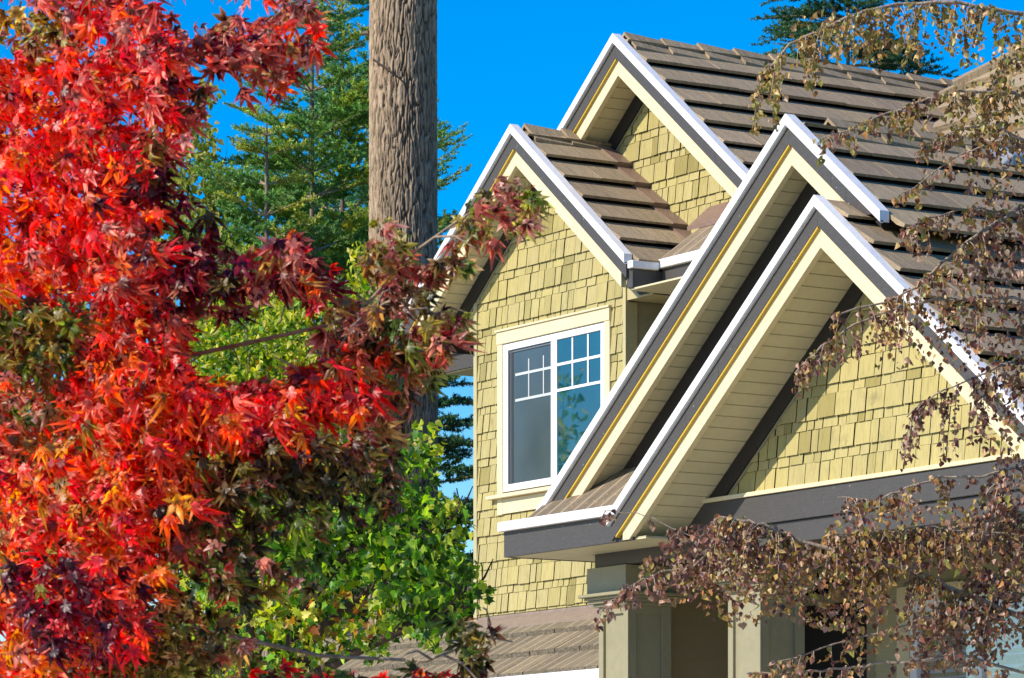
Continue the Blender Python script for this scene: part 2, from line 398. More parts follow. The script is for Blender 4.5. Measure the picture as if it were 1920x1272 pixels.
# walls (solid cores with shake skins as parts)
def core(name, poly, y0, y1, mat=M['taupe']):
    mb = MB(); mb.prism([(x, hz(z)) for x, z in poly], y0, y1); return mb.build(name, mat, Hb)
XL, XR = -25.82, -23.715
dp = [(XL, -.5), (XR, -.5), (XR, 4.55), (DX, DZ-.26), (XL, DZ-.26-P*(DX-XL))]
cw = core('dormer_wall', dp, WD+.006, WM+3.0)
wtop = lambda x: DZ-.43-P*abs(x-DX)
dpoly = [(XL+.045, 2.17), (XR-.03, 2.17), (XR-.03, wtop(XR-.03)), (DX, DZ-.43), (XL+.045, wtop(XL+.045))]
win = (-25.467, -23.906, 2.935, 4.345)
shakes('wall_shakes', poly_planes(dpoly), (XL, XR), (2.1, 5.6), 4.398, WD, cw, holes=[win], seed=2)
OT = paint('olive_trim', (.47, .41, .21), .5, .05)
c = MB(); c.box(XL-.006, XL+.042, WD-.022, WD+.005, hz(1.6), hz(4.62)); c.box(XL-.013, XL-.001, WD+.0055, WD+.07, hz(1.6), hz(4.36)); c.build('corner_board', OT, cw)
c = MB(); c.box(XR-.027, XR+.012, WD-.022, WD+.005, hz(1.6), hz(4.5)); c.box(XR+.001, XR+.013, WD+.0055, WD+.08, hz(1.6), hz(4.36)); c.build('corner_board', OT, cw)
# main gable wall
mp = [(-25.78, -.5), (-19.0, -.5), (-19.0, MZ-.26-P*(-19.0-MX)), (MX, MZ-.26), (-25.78, MZ-.26-P*(MX+25.78))]
mw = core('main_gable_wall', mp, WM+.006, 22)
mh = (MZ-.43-4.70)/P
mpoly = [(MX-mh, 4.70), (MX+mh, 4.70), (MX, MZ-.43)]
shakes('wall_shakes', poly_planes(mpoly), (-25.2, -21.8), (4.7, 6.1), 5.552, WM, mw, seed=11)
# porch / front gable wall
fw = [(-20.42, 2.56), (-14.9, 2.56), (-14.9, FZ-.26-P*(-14.9-FX)+.9), (-16.6, FZ-.26-P*(-16.6-FX)), (FX, FZ-.26)]
fp = [(-20.42, 2.30), (-16.4, 2.30), (FX, FZ-.26)]
fwo = core('front_gable_wall', [(-20.6, 2.42), (-16.6, 2.42), (FX, FZ-.28)], WF+.006, WF+.3)
zt = FZ-.43
fpoly = [(-20.36, 2.545), (-16.95, 2.545), (FX, zt)]
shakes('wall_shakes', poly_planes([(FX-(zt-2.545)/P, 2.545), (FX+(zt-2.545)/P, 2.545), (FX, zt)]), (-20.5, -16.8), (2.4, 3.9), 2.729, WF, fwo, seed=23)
mgw = core('middle_gable_wall', [(-22.0, 2.35), (-17.2, 2.35), (-17.9, 3.5), (GX, GZ-.26)], WF+.31, WF+.5)
mgw2 = core('middle_gable_wall', [(-21.6, 2.6), (-17.9, 3.4), (GX, GZ-.26)], WF+.005, WF+.3)

# gable trims
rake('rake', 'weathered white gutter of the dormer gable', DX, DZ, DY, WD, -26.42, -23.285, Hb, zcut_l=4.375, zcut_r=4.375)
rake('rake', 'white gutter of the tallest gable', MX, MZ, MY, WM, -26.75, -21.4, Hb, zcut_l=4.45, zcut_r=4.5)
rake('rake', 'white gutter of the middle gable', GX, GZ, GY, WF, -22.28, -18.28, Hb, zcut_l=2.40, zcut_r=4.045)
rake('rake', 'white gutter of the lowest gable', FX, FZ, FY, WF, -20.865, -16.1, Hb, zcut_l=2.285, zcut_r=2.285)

# roofs
off = .045
md = tiles('dormer_roof', DX, -24.455, -23.33, 1, DZ-off, lambda x: (DY+.05, WM-.02), Hb, seed=4)
tm = tiles('main_roof', MX, -23.889, -19.2, 1, MZ-off, lambda x: (MY+.05, 24.5), Hb, seed=5)
tg = tiles('middle_roof', GX, -18.901, -18.30, 1, GZ-off-.01, lambda x: (GY+.05, 24), Hb, seed=6)
FZo = GZ-off-.01-P*(FX-GX) - .075
tf = tiles('front_roof', FX, -18.44, -14.6, 1, FZ-off+.02, lambda x: ((FY+.05) , 24), Hb, seed=7)
# left slopes and undersides (plain slabs under the tiles)
sl_ = MB()
for ax, az, ya, yb, le, re in ((DX, DZ, DY+.047, WM, 1.58, 1.5), (MX, MZ, MY+.047, 24.5, 2.5, 5.0), (GX, GZ, GY+.047, 24, 3.0, .86), (FX, FZ-.02, FY+.047, 24, 2.1, 4.0)):
    for s, e in ((-1, le), (1, re)):
        o = off+.005
        sl_.prism([(ax, hz(az-o)), (ax+s*e, hz(az-o-P*e)), (ax+s*e, hz(az-o-P*e-.10)), (ax, hz(az-o-.10))], ya, yb)
sl_.build('roof_deck', M['frieze'], Hb)
for x, z, y0, y1, sd in ((DX, DZ-off+.018, DY+.10, MY-.0, 1), (MX, MZ-off+.018, MY+.08, 24.5, 2), (GX, GZ-off+.012, GY+.30, 24, 3)):
    capline('ridge_cap', x, z, y0, y1, tm if sd == 2 else (md if sd == 1 else tg), seed=sd)
# copper step flashing where dormer roof meets main wall
fl = MB()
x = -24.455 - .2465*1
k = 0
while x < -23.45:
    xa, xb = x, x+.2465; za, zb = DZ-off-P*(xa-DX), DZ-off-P*(xb-DX)
    fl.prism([(xa, hz(za)), (xa+.01, hz(za+.02)), (xb+.612*.058, hz(zb+.79*.058)), (xb+.004, hz(zb))], WM-.15, WM-.008, None)
    x += .2465
fl.build('step_flashing', M['flash'], md)

# pent eave beside the dormer
pe = MB(); pe.prismx([(15.97, hz(4.60)), (WM, hz(5.02)), (WM, hz(4.96)), (15.99, hz(4.54))], -23.28, -20.6, (.62, .62, .64))
pent = pe.build('pent_roof', M['tile_x'], Hb)
pe = MB(); pe.prismx([(16.33, hz(4.90)), (WM-.003, hz(5.075)), (WM-.003, hz(5.02)), (16.33, hz(4.87))], -23.42, -20.6); pe.build('flashing', M['flash'], pent)
pe = MB(); pe.box(-23.24, -20.6, 15.935, 16.0, hz(4.535), hz(4.60)); pe.box(-23.27, -23.2, 15.70, 15.933, hz(4.52), hz(4.575)); pe.build('gutter', M['white'], pent, bevel=.004)
pe = MB(); pe.box(-23.215, -20.6, 15.97, 15.995, hz(4.385), hz(4.533)); pe.box(-23.31, -23.235, 15.724, 15.992, hz(4.385), hz(4.518)); pe.build('fascia_board', M['dark'], pent)
pe = MB(); pe.box(-23.30, -20.6, 15.74, WM, hz(4.37), hz(4.383)); pe.build('soffit', M['soffit'], pent)
# boxed returns of the dormer eaves
OR = paint('olive_return', (.45, .39, .20), .5, .05)
rt = MB(); rt.prism([(XR+.015, hz(4.372)), (-23.36, hz(4.372)), (-23.42, hz(4.44)), (XR+.015, hz(4.60))], WD-.01, WM-.01); rt.build('eave_return', OR, cw)
rt = MB(); rt.prism([(XL-.015, hz(4.372)), (-26.22, hz(4.372)), (-26.12, hz(4.47)), (XL-.015, hz(4.66))], WD-.01, WM-.01)
rt.box(-26.36, XL-.01, DY+.066, WD-.012, hz(4.36), hz(4.372)); rt.build('eave_return', OR, cw)
# left wing eave seen beyond the corner
le = MB(); le.box(-27.95, -25.0, 16.93, 16.99, hz(4.525), hz(4.60)); lw = le.build('wing_gutter', M['white'], Hb, bevel=.003)
le = MB(); le.box(-27.93, -25.0, 16.965, 16.99, hz(4.385), hz(4.524)); le.box(-27.93, -27.90, 16.99, 17.5, hz(4.385), hz(4.55)); le.build('fascia_board', M['dark'], lw)
le = MB(); le.box(-27.90, -25.0, 16.99, 17.5, hz(4.375), hz(4.40)); le.build('soffit', M['soffit'], lw)

# --- dormer window
wi = MB(); y = WD
wi.box(-25.467, -25.392, y-.030, y+.01, hz(2.935), hz(4.262)); wi.box(-23.978, -23.906, y-.030, y+.01, hz(2.935), hz(4.262))
wi.box(-25.470, -23.903, y-.036, y+.01, hz(4.250), hz(4.345)); wi.box(-25.48, -23.893, y-.048, y+.01, hz(4.3455), hz(4.362))
wi.box(-25.455, -23.915, y-.026, y+.01, hz(2.940), hz(3.058))
W0 = wi.build('window', M['cream'], Hb, bevel=.0025, label='white sliding window in cream trim below the dormer gable')
s_ = MB(); s_.prismx([(y-.075, hz(3.060)), (y-.075, hz(3.085)), (y+.01, hz(3.108)), (y+.01, hz(3.060))], -25.565, -23.81); s_.build('sill', M['cream'], W0, bevel=.003)
fr = MB()
fr.box(-25.391, -25.328, y-.022, y+.03, hz(3.110), hz(4.247)); fr.box(-24.038, -23.979, y-.022, y+.03, hz(3.110), hz(4.247))
fr.box(-25.3275, -24.0385, y-.022, y+.03, hz(4.193), hz(4.247)); fr.box(-25.3275, -24.0385, y-.022, y+.03, hz(3.110), hz(3.163))
fr.box(-24.721, -24.640, y-.019, y+.03, hz(3.1635), hz(4.1925)); fr.build('frame', M['winwhite'], W0, bevel=.003)
pa = MB(); pa.box(-24.640, -24.038, y-.010, y-.006, hz(3.163), hz(4.193)); pa.build('pane', M['glass'], W0)
pa = MB(); pa.box(-25.328, -24.721, y-.008, y-.004, hz(3.163), hz(4.193)); pa.build('screen', M['screen'], W0, label='grey insect screen over left sash')
mu = MB()
for x in (-24.428, -24.217): mu.box(x-.009, x+.009, y-.015, y-.011, hz(3.82), hz(4.185))
for z in (4.005, 3.811): mu.box(-24.637, -24.041, y-.016, y-.0105, hz(z-.010), hz(z+.010))
mu.build('muntin', M['winwhite'], W0)
mu = MB(); gm = paint('screened_white', (.50, .53, .52), .5, .02)
for x in (-25.041, -24.833): mu.box(x-.007, x+.007, y-.012, y-.0085, hz(3.80), hz(4.10))
for z in (3.996, 3.799): mu.box(-25.231, -24.724, y-.013, y-.0085, hz(z-.010), hz(z+.010))
mu.build('muntin', gm, W0, label='greyed muntins behind the screen')
mu = MB()
for x in (-25.322, -25.300, -25.278): mu.box(x, x+.008, y-.016, y-.0085, hz(3.165), hz(4.19))
mu.box(-25.328, -24.722, y-.016, y-.0085, hz(4.172), hz(4.182))
mu.build('sash_track', paint('grey_track', (.13, .14, .145), .5, .02), W0)

# --- lower roof below the dormer wall
LS = .65
lr = MB(); lbts = []; rd = random.Random(9)
for k in range(3):
    lbt = MB(); lbts.append(lbt)
    yb = 15.685 - k*.278; yt = yb + .30
    za, zb = 2.105+LS*(yt-15.95), 2.105+LS*(yb-15.95)
    x = -28.6 + rd.random()*.2 + (k % 2)*.16
    while x < -21.95:
        wd = .33; l = rd.uniform(-.003, .003); t = rd.uniform(.72, .98)
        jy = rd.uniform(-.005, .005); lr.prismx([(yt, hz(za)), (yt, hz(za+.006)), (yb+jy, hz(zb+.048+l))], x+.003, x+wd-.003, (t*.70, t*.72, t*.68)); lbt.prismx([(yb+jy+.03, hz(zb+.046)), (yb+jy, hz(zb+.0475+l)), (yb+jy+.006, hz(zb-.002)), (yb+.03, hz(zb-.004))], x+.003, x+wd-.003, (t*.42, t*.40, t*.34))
        x += wd
x = -28.6
lower = lr.build('lower_roof', M['tile_x'], Hb, label='tiled lower roof sunlit below the dormer wall')
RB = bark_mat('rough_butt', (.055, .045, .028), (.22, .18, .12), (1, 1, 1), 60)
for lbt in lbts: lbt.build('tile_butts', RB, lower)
f = MB(); f.prismx([(15.80, hz(2.045)), (WD-.012, hz(2.150)), (WD-.012, hz(2.11)), (15.80, hz(2.0))], -27.3, -21.6); f.box(-25.9, -21.6, WD-.014, WD-.006, hz(2.10), hz(2.165)); f.build('flashing', M['pink_flash'], lower)
f = MB(); f.prismx([(WD+.3, hz(2.25)), (15.14, hz(1.573)), (15.14, hz(1.45)), (WD+.3, hz(2.1))], -28.6, -21.6); f.prism([(-25.86, hz(2.56)), (-28.6, hz(.95)), (-28.6, hz(.85)), (-25.86, hz(2.4))], 16.05, 19); f.build('roof_deck', M['tile_y'], lower)
f = MB(); f.box(-28.7, -21.75, 15.05, 15.13, hz(1.515), hz(1.59)); f.build('gutter', M['white'], lower, bevel=.004)

# --- porch: eave box, beam, columns, ceiling, back wall
eb = MB(); eb.box(-22.235, -20.80, 13.945, 14.03, hz(2.452), hz(2.517)); E0 = eb.build('porch_gutter', M['white'], Hb, bevel=.004, label='white porch gutter across the eave end')
eb = MB(); eb.box(-22.215, -20.67, 13.985, 14.008, hz(2.280), hz(2.451)); eb.box(-22.215, -22.19, 14.008, 16.0, hz(2.28), hz(2.47)); eb.build('fascia_board', M['dark'], E0, bevel=.002)
eb = MB()
yy = 14.01
while yy < 15.99:
    eb.box(-22.188, -21.78, yy, yy+.19, hz(2.284), hz(2.294)); yy += .195
eb.box(-21.775, -20.55, 14.01, 14.40, hz(2.284), hz(2.294))
eb.box(-22.188, -20.55, 14.01, 15.995, hz(2.296), hz(2.300)); eb.build('soffit', M['soffit'], E0)
sk = MB()
rd = random.Random(4)
x = -21.95
while x < -20.55:
    sk.prismx([(13.99, hz(2.515)), (14.40, hz(2.515+P*.41)), (14.40, hz(2.50+P*.41)), (13.99, hz(2.49))], x, x+.155, (rd.uniform(.46, .6),)*3); x += .157  # tile tone lowered, with the middle rake's shade painted in
sk.build('skirt_roof', M['tile_x'], Hb)
bm = MB(); bm.box(-20.70, -15.5, WF-.040, WF+.004, hz(2.332), hz(2.512)); bm.box(-21.735, -15.5, WF-.018, WF+.30, hz(2.195), hz(2.330)); B0 = bm.build('porch_beam', M['dark'], Hb, bevel=.003, label='charcoal beam below the lowest gable')
bm = MB(); bm.box(-20.62, -15.5, WF-.055, WF+.004, hz(2.515), hz(2.542)); bm.build('beam_trim', M['cream'], B0, bevel=.002)
def column(x0, x1, y0, y1, zt, lab):
    m_ = MB(); f = .055; 
    m_.box(x0+.02, x1-.02, y0+.02, y1-.02, hz(-.5), hz(zt-.2))
    for a, b2 in ((x0, x0+f), (x1-f, x1)):
        m_.box(a, b2, y0, y0+.0195, hz(-.5), hz(zt-.262)); m_.box(a, b2, y1-.0195, y1, hz(-.5), hz(zt-.262))
    m_.box(x0+f, x1-f, y0+.001, y0+.0195, hz(zt-.315), hz(zt-.262))
    m_.box(x1-.0195, x1-.001, y0+.0196, y0+.07, hz(-.5), hz(zt-.262)); m_.box(x1-.0195, x1-.001, y1-.07, y1-.0196, hz(-.5), hz(zt-.262)); m_.box(x1-.0195, x1-.002, y0+.07, y1-.07, hz(zt-.315), hz(zt-.262))
    c0 = m_.build('porch_column', M['taupe'], Hb, bevel=.002, label=lab)
    k = MB(); k.box(x0-.06, x1+.055, y0-.055, y1+.055, hz(zt-.175), hz(zt+.0)); k.build('column_block', M['taupe'], c0, bevel=.002)
    k = MB(); k.box(x0-.105, x1+.10, y0-.10, y1+.10, hz(zt-.198), hz(zt-.1755)); k.box(x0-.075, x1+.07, y0-.07, y1+.07, hz(zt-.216), hz(zt-.1985)); k.box(x0-.055, x1+.05, y0-.05, y1+.05, hz(zt-.240), hz(zt-.2165)); k.box(x0-.03, x1+.025, y0-.025, y1+.025, hz(zt-.262), hz(zt-.2405)); k.build('capital', M['taupe'], c0, bevel=.004)
column(-21.745, -21.395, 14.44, 14.79, 2.192, 'taupe panelled porch column at the left end of the beam')
column(-20.255, -19.905, 14.44, 14.79, 2.192, 'taupe panelled porch column behind the hanging branches')
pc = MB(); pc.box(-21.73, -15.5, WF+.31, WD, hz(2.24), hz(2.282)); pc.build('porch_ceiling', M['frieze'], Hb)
bw = MB()
for k in range(22):
    zb = 2.24-.161*(k+1); bw.prism([(-21.60, hz(zb)), (-21.556, hz(zb)), (-21.568, hz(zb+.163)), (-21.60, hz(zb+.163))], 14.795, WD)
BW = bw.build('porch_lap_wall', M['lap'], Hb)
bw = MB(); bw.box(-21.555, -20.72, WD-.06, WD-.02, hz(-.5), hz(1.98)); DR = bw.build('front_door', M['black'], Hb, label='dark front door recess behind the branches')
bw = MB()
for zz in (.2, .95): bw.box(-21.45, -20.86, WD-.068, WD-.06, hz(zz), hz(zz+.6))
bw.build('door_panel', M['frieze'], DR)
bw = MB(); bw.box(-20.72, -20.60, WD-.09, WD, hz(-.5), hz(2.05)); bw.box(-21.59, -20.72, WD-.09, WD, hz(1.98), hz(2.05)); bw.build('door_frame', M['taupe'], DR)
sw = MB()
for k in range(22):
    zb = 2.24-.125*(k+1); sw.prismx([(15.9-.012, hz(zb)), (15.9, hz(zb+.127)), (15.93, hz(zb+.127)), (15.93, hz(zb))], -20.6, -15.5)
sw.build('porch_side_wall', M['sage'], Hb)
pw = MB(); a0, a1 = -20.18, -18.0
pw.box(a0-.13, a0, 15.84, 15.9, hz(.2), hz(2.02)); pw.box(a0-.13, a1, 15.838, 15.9, hz(1.93), hz(2.03)); PW = pw.build('window', M['cream'], Hb, bevel=.003, label='porch window with blinds half hidden by brown leaves')
pw = MB(); pw.box(a0, a0+.07, 15.85, 15.9, hz(.2), hz(1.93)); pw.box(a0+.67, a0+.74, 15.85, 15.9, hz(.2), hz(1.93)); pw.box(a0+.07, a0+.67, 15.85, 15.9, hz(1.86), hz(1.93)); pw.box(a0+.74, a1, 15.85, 15.9, hz(1.86), hz(1.93)); pw.build('frame', M['winwhite'], PW, bevel=.003)
pw = MB()
for k in range(40): zb = 1.85-.04*k; pw.prismx([(15.905-.018, hz(zb)), (15.905+.0, hz(zb+.036)), (15.907, hz(zb+.036)), (15.907-.018, hz(zb))], a0+.07, a1)
pw.build('blinds', M['winwhite'], PW)
pw = MB(); pw.box(a0+.07, a1, 15.872, 15.876, hz(.2), hz(1.86)); pw.build('pane', M['clear'], PW)

# --- roof vent
vt = MB(); x0, y0 = -18.98, 15.62; zc_ = lambda x: FZo if False else GZ-off-P*(x-GX)
def vp(dx, dy, h): x = x0+dx; return (x - .0 + .612*h, y0+dy, hz(GZ-off-P*(x-GX)) + .79*h)
vs = [vp(0,0,.03), vp(-.16,.0,.03), vp(-.16,.55,.03), vp(0,.55,.03), vp(-.01,.07,.10), vp(-.17,.10,.06), vp(-.17,.48,.06), vp(-.01,.48,.10), vp(.02,.07,.04), vp(.02,.48,.04)]
vt.add(vs, [(0,1,5,4),(4,5,6,7),(7,6,2,3),(1,2,6,5),(0,4,8),(4,7,9,8),(3,9,7),(0,8,9,3),(0,3,2,1)])
vt.build('roof_vent', paint('galvanised_vent', (.26, .28, .31), .45, .04, (1, 1, 1)), tg, bevel=.006, label='pale grey metal vent on the roof')
# --- distant hip roof of the same house
hr = MB(); A = np.array([-23.3, 19.9, hz(6.78)])
def hp(dx, dy, dz): return (A[0]+dx, A[1]+dy, A[2]+dz)
hr.add([hp(0,0,0), hp(0,4,0), hp(2.4,-2.4,-1.86), hp(2.4,4,-1.86), hp(-2.4,-2.4,-1.86), hp(-2.4,4,-1.86)], [(0,2,3,1), (0,4,2), (0,1,5,4)], (1, 1, 1))
HR = hr.build('hip_roof', M['tile_y'], Hb, label='small hipped roof rising behind the main ridge')
hc = MB()
for e in ((2.4,-2.4,-1.86), (-2.4,-2.4,-1.86), (0,4,0)):
    n = 8
    for k in range(n):
        p = Vector(hp(*(q*k/n for q in e))); q2 = Vector(hp(*(q*(k+1.12)/n for q in e))); r_ = .09
        hc.tube([p+Vector((0,0,.0)), q2+Vector((0,0,.03))], r_*.9, r_*1.1, 5, (.85,.83,.8))
hc.build('hip_cap', M['tile_y'], HR)
hc = MB()
for k in range(1, 8):
    t = k*.305; zz = -.775*t
    hc.add([hp(t-.0,-t,zz), hp(-t,-t,zz), hp(-t,-t-.03,zz+.045), hp(t,-t-.03,zz+.045), hp(t-.3,-t+.3,zz+.24), hp(-t+.3,-t+.3,zz+.24)], [(0,3,2,1),(3,4,5,2)], (1,1,1))
    hc.add([hp(t,-t,zz), hp(t,4,zz), hp(t+.03,4,zz+.045), hp(t+.03,-t,zz+.045), hp(t-.3,4,zz+.24), hp(t-.3,-t+.3,zz+.24)], [(0,1,2,3),(3,2,4,5)], (1,1,1))
hc.build('tile_courses', M['tile_y'], HR)

# ------------------------------------------------------------------ leaves
def rots(n, down=.5, sun=.5, spread=.8):
    """n rotation matrices: -z of the leaf hangs down with a spread, +y normal faces about"""
    a = rng.normal(0, spread*.5, (n, 3)); a[:, 2] -= 1.0*down + .35; a /= np.linalg.norm(a, axis=1)[:, None]      # leaf axis
    nrm = rng.normal(0, 1, (n, 3)) + sun*np.array([.45, -1.15, .75])
    nrm -= (nrm*a).sum(1)[:, None]*a; nrm /= np.linalg.norm(nrm, axis=1)[:, None]
    sx = np.cross(nrm, -a)
    return np.stack([sx, nrm, -a], 2)        # columns: x, y(normal), z
def scatter(tmpls, pos, size, cols, Rm, edge=None):
    V = []; F = []; C = []; base = 0; n = len(pos); ti = rng.integers(0, len(tmpls), n)
    for t, (tv, tf, tc) in enumerate(tmpls):
        idx = np.where(ti == t)[0]
        if len(idx) == 0: continue
        tv = np.array(tv); tf = np.array(tf); tc = np.array(tc)
        vv = np.einsum('nij,vj->nvi', Rm[idx], tv)*size[idx][:, None, None] + pos[idx][:, None, :]
        k = len(tv); ff = tf[None]+(np.arange(len(idx))*k)[:, None, None]+base
        cc = cols[idx][:, None, :]*tc[None, :, None] if tc.ndim == 1 else cols[idx][:, None, :]*(1-tc[None, :, :1]) + tc[None, :, 1:]*tc[None, :, :1]
        V.append(vv.reshape(-1, 3)); F.append(ff.reshape(-1, tf.shape[1])); C.append(cc.reshape(-1, 3)); base += k*len(idx)
    return np.concatenate(V), np.concatenate(F), np.concatenate(C)
def npbuild(name, mat, V, F, C, parent=None, smooth=False, **kw):
    me = bpy.data.meshes.new(name); o0 = np.array(parent['_o']) if parent is not None else np.zeros(3)
    V = np.asarray(V) - o0; F = np.asarray(F); nf, k = F.shape
    me.vertices.add(len(V)); me.vertices.foreach_set('co', V.astype(np.float32).ravel())
    me.loops.add(nf*k); me.loops.foreach_set('vertex_index', F.astype(np.int32).ravel())
    me.polygons.add(nf); me.polygons.foreach_set('loop_start', (np.arange(nf)*k).astype(np.int32))
    ca = me.color_attributes.new('Col', 'FLOAT_COLOR', 'POINT'); c = np.ones((len(V), 4)); c[:, :3] = C; ca.data.foreach_set('color', c.ravel())
    me.materials.append(mat); me.update(calc_edges=True); me.validate()
    if smooth: me.polygons.foreach_set('use_smooth', [True]*nf)
    o = bpy.data.objects.new(name, me); COL.objects.link(o)
    if parent is not None: o.parent = parent; o['_o'] = list(parent['_o'])
    return tag(o, **kw)

def star(curl, fold, seed):                  # five-lobed leaf, petiole at origin, hangs along -z, size 1
    r = random.Random(seed); c = (0, .0, -.36); vs = [c]; sh = [.62]
    lob = [(-100, .50, .10), (-48, .66, .115), (0, .72, .12), (48, .66, .115), (100, .50, .10)]
    ring = []
    for i, (ang, ln, wd) in enumerate(lob):
        ln *= r.uniform(.85, 1.12); ang += r.uniform(-7, 7)
        def pt(a, rad): a = R(a); return (math.sin(a)*rad, 0, c[2]-math.cos(a)*rad)
        if i == 0: ring.append((pt(-165, .22), .8))
        else: ring.append((pt((ang+prev)/2, .21), .7))
        dirx = math.sin(R(ang)); dirz = -math.cos(R(ang)); px, pz = -dirz, dirx
        for sgn, t in ((-1, .48), (0, 1), (1, .48)):
            q = (dirx*ln*t + px*sgn*wd*-1, 0, c[2]+dirz*ln*t + pz*sgn*wd*-1)
            ring.append((q, 1.0 if sgn else 1.12))
        prev = ang
    ring.append((pt(165, .22), .8))
    for p, s in ring:
        x, z = p[0], p[2]; rr = math.hypot(x, z-c[2])
        vs.append((x, -curl*rr*rr - fold*abs(x)*.5 + .06*math.sin(5*x+seed), z)); sh.append(s)
    n = len(ring)
    fs = [(0, i, i+1) for i in range(1, n)] + [(0, n, 1)]
    k = len(vs)                              # petiole
    vs += [(-.008, 0, -.30), (.008, 0, -.30), (0, .02, .22)]; sh += [.5]*3; fs.append((k, k+1, k+2))
    return vs, fs, sh
STAR = [star(.9, .3, 1), star(-.5, .8, 2), star(1.5, -.3, 3), star(.3, 1.2, 4), star(2.0, .6, 5)]
def ovate(curl, fold, wd=.36):
    pts = [(0, 0), (wd*.75, -.2), (wd, -.42), (wd*.55, -.72), (0, -1.0), (-wd*.55, -.72), (-wd, -.42), (-wd*.75, -.2)]
    vs = [(x, fold*abs(x) - curl*z*z, z) for x, z in pts] + [(0, -curl*.16, -.42)]
    fs = [(8, i, (i+1) % 8) for i in range(8)]
    return vs, fs, [.85, 1, 1, 1.05, 1.1, 1.05, 1, 1, .8]
BIRCH = [ovate(.25, .5, .42), ovate(-.2, .9, .40), ovate(.7, .3, .45)]
def lobed():
    pts = [(0,0),(.14,-.10),(.42,-.18),(.30,-.36),(.50,-.62),(.22,-.62),(0,-1.05),(-.22,-.62),(-.50,-.62),(-.30,-.36),(-.42,-.18),(-.14,-.10)]
    return pts
def lob(curl, fold):
    pts = lobed(); vs = [(x, fold*abs(x)-curl*z*z, z) for x, z in pts] + [(0, -curl*.16, -.4)]
    return vs, [(12, i, (i+1) % 12) for i in range(12)], [1]*12+[.85]
LOB = [lob(.4, .3), lob(-.2, .7), ovate(.5, .3, .34)]

PAL = {
 'R': [(.50,.02,.02),(.32,.01,.02),(.70,.04,.05),(.95,.12,.04),(.95,.22,.06),(.92,.05,.04),(.95,.09,.05),(.85,.03,.05),(.95,.28,.20),(.90,.08,.10),(.70,.02,.02),(.92,.20,.05),(.95,.36,.30),(.90,.04,.03),(.60,.06,.03)],
 'O': [(.50,.03,.02),(.60,.22,.03),(.95,.16,.03),(.95,.28,.04),(.92,.07,.04),(.95,.45,.06),(.88,.05,.05),(.80,.42,.05),(.95,.34,.24),(.92,.12,.03)],
 'Y': [(.60,.36,.02),(.50,.30,.03),(.66,.22,.02),(.35,.30,.04)],
 'G': [(.17,.24,.035),(.24,.28,.05),(.10,.17,.03),(.36,.30,.06),(.30,.12,.04)],
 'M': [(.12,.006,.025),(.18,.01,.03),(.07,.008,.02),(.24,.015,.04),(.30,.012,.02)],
 'B': [(.05,.04,.012),(.07,.055,.015),(.04,.05,.015),(.20,.16,.03),(.26,.20,.05),(.085,.065,.018),(.12,.05,.02),(.06,.07,.02),(.16,.10,.03),(.10,.025,.02),(.05,.045,.02),(.18,.16,.03)],  # olive-brown leaves; the lower crown's shade is painted into these tones
 'P': [(.66,.28,.22),(.74,.36,.28),(.55,.16,.12),(.42,.16,.10),(.60,.12,.09),(.48,.30,.10),(.62,.20,.16),(.34,.08,.06)],
 'T': [(.60,.52,.14),(.70,.44,.20),(.44,.46,.10),(.38,.22,.07),(.30,.20,.06),(.42,.28,.09),(.26,.10,.05),(.20,.18,.05)],
}
def pal(key, n):
    out = np.zeros((n, 3)); ks = list(key)
    for i in range(n):
        out[i] = PAL[ks[rng.integers(len(ks))]][rng.integers(len(PAL[ks[0]]))] if False else random.choice(PAL[random.choice(ks)])
    return out*rng.uniform(.8, 1.15, (n, 1))
def blob_pts(blobs):
    P_, K = [], []
    for (u, v, ru, rv, n, key, d, dd) in blobs:
        for _ in range(n):
            while True:
                a, b2 = random.uniform(-1, 1), random.uniform(-1, 1)
                if a*a+b2*b2 < 1: break
            P_.append(at(u+a*ru, v+b2*rv, d+random.gauss(0, dd*.5))); K.append(key)
    return np.array(P_), K

# ------------------------------------------------------------------ sweetgum (left foreground)
tb = at(-330, 1600, 12.9); tb[2] = gz(tb[0], tb[1])
SG = thing('sweetgum_tree', tuple(tb), 'red and orange star-leaved tree filling the left foreground', 'tree')
D = 12.7
limbs = [
 [(-330, 2600, 12.9), (-320, 1700, 12.9), (-300, 1000, 12.8), (-290, 400, 12.8), (-280, -500, 12.8)],
 [(-310, 1350, 12.8), (-100, 1150, 12.7), (120, 1060, 12.6), (260, 1150, 12.6), (420, 1190, 12.6)],
 [(-300, 900, 12.8), (0, 760, 12.8), (250, 690, 12.7), (420, 760, 12.7), (560, 740, 12.6), (690, 770, 12.6)],
 [(-300, 700, 12.8), (0, 520, 12.8), (300, 500, 12.8), (450, 520, 12.7), (560, 520, 12.7), (620, 540, 12.7)],
 [(-300, 300, 12.8), (-50, 180, 12.8), (200, 110, 12.8), (420, 70, 12.7), (610, 20, 12.7)],
 [(250, 690, 12.7), (480, 640, 12.6), (660, 600, 12.5), (780, 470, 12.5), (850, 420, 12.5), (960, 350, 12.5)],
 [(660, 600, 12.5), (740, 560, 12.5), (830, 600, 12.5), (870, 610, 12.5)],
 [(560, 740, 12.6), (640, 680, 12.5), (700, 640, 12.5), (800, 670, 12.5)],
 [(420, 1190, 12.6), (600, 1230, 12.6), (800, 1240, 12.5), (900, 1200, 12.5), (920, 1170, 12.5)],
 [(-300, 1100, 12.8), (0, 930, 12.8), (300, 900, 12.8), (520, 890, 12.7), (700, 930, 12.7)],
]
mb = MB(); mb.tube([at(*p) for p in limbs[0]], .13, .06, 10)
tr = mb.build('trunk', M['bark'], SG, smooth=True)
mb = MB()
for l in limbs[1:]: mb.tube([at(*p) for p in l], .0085 if len(l) > 4 else .006, .003, 6)
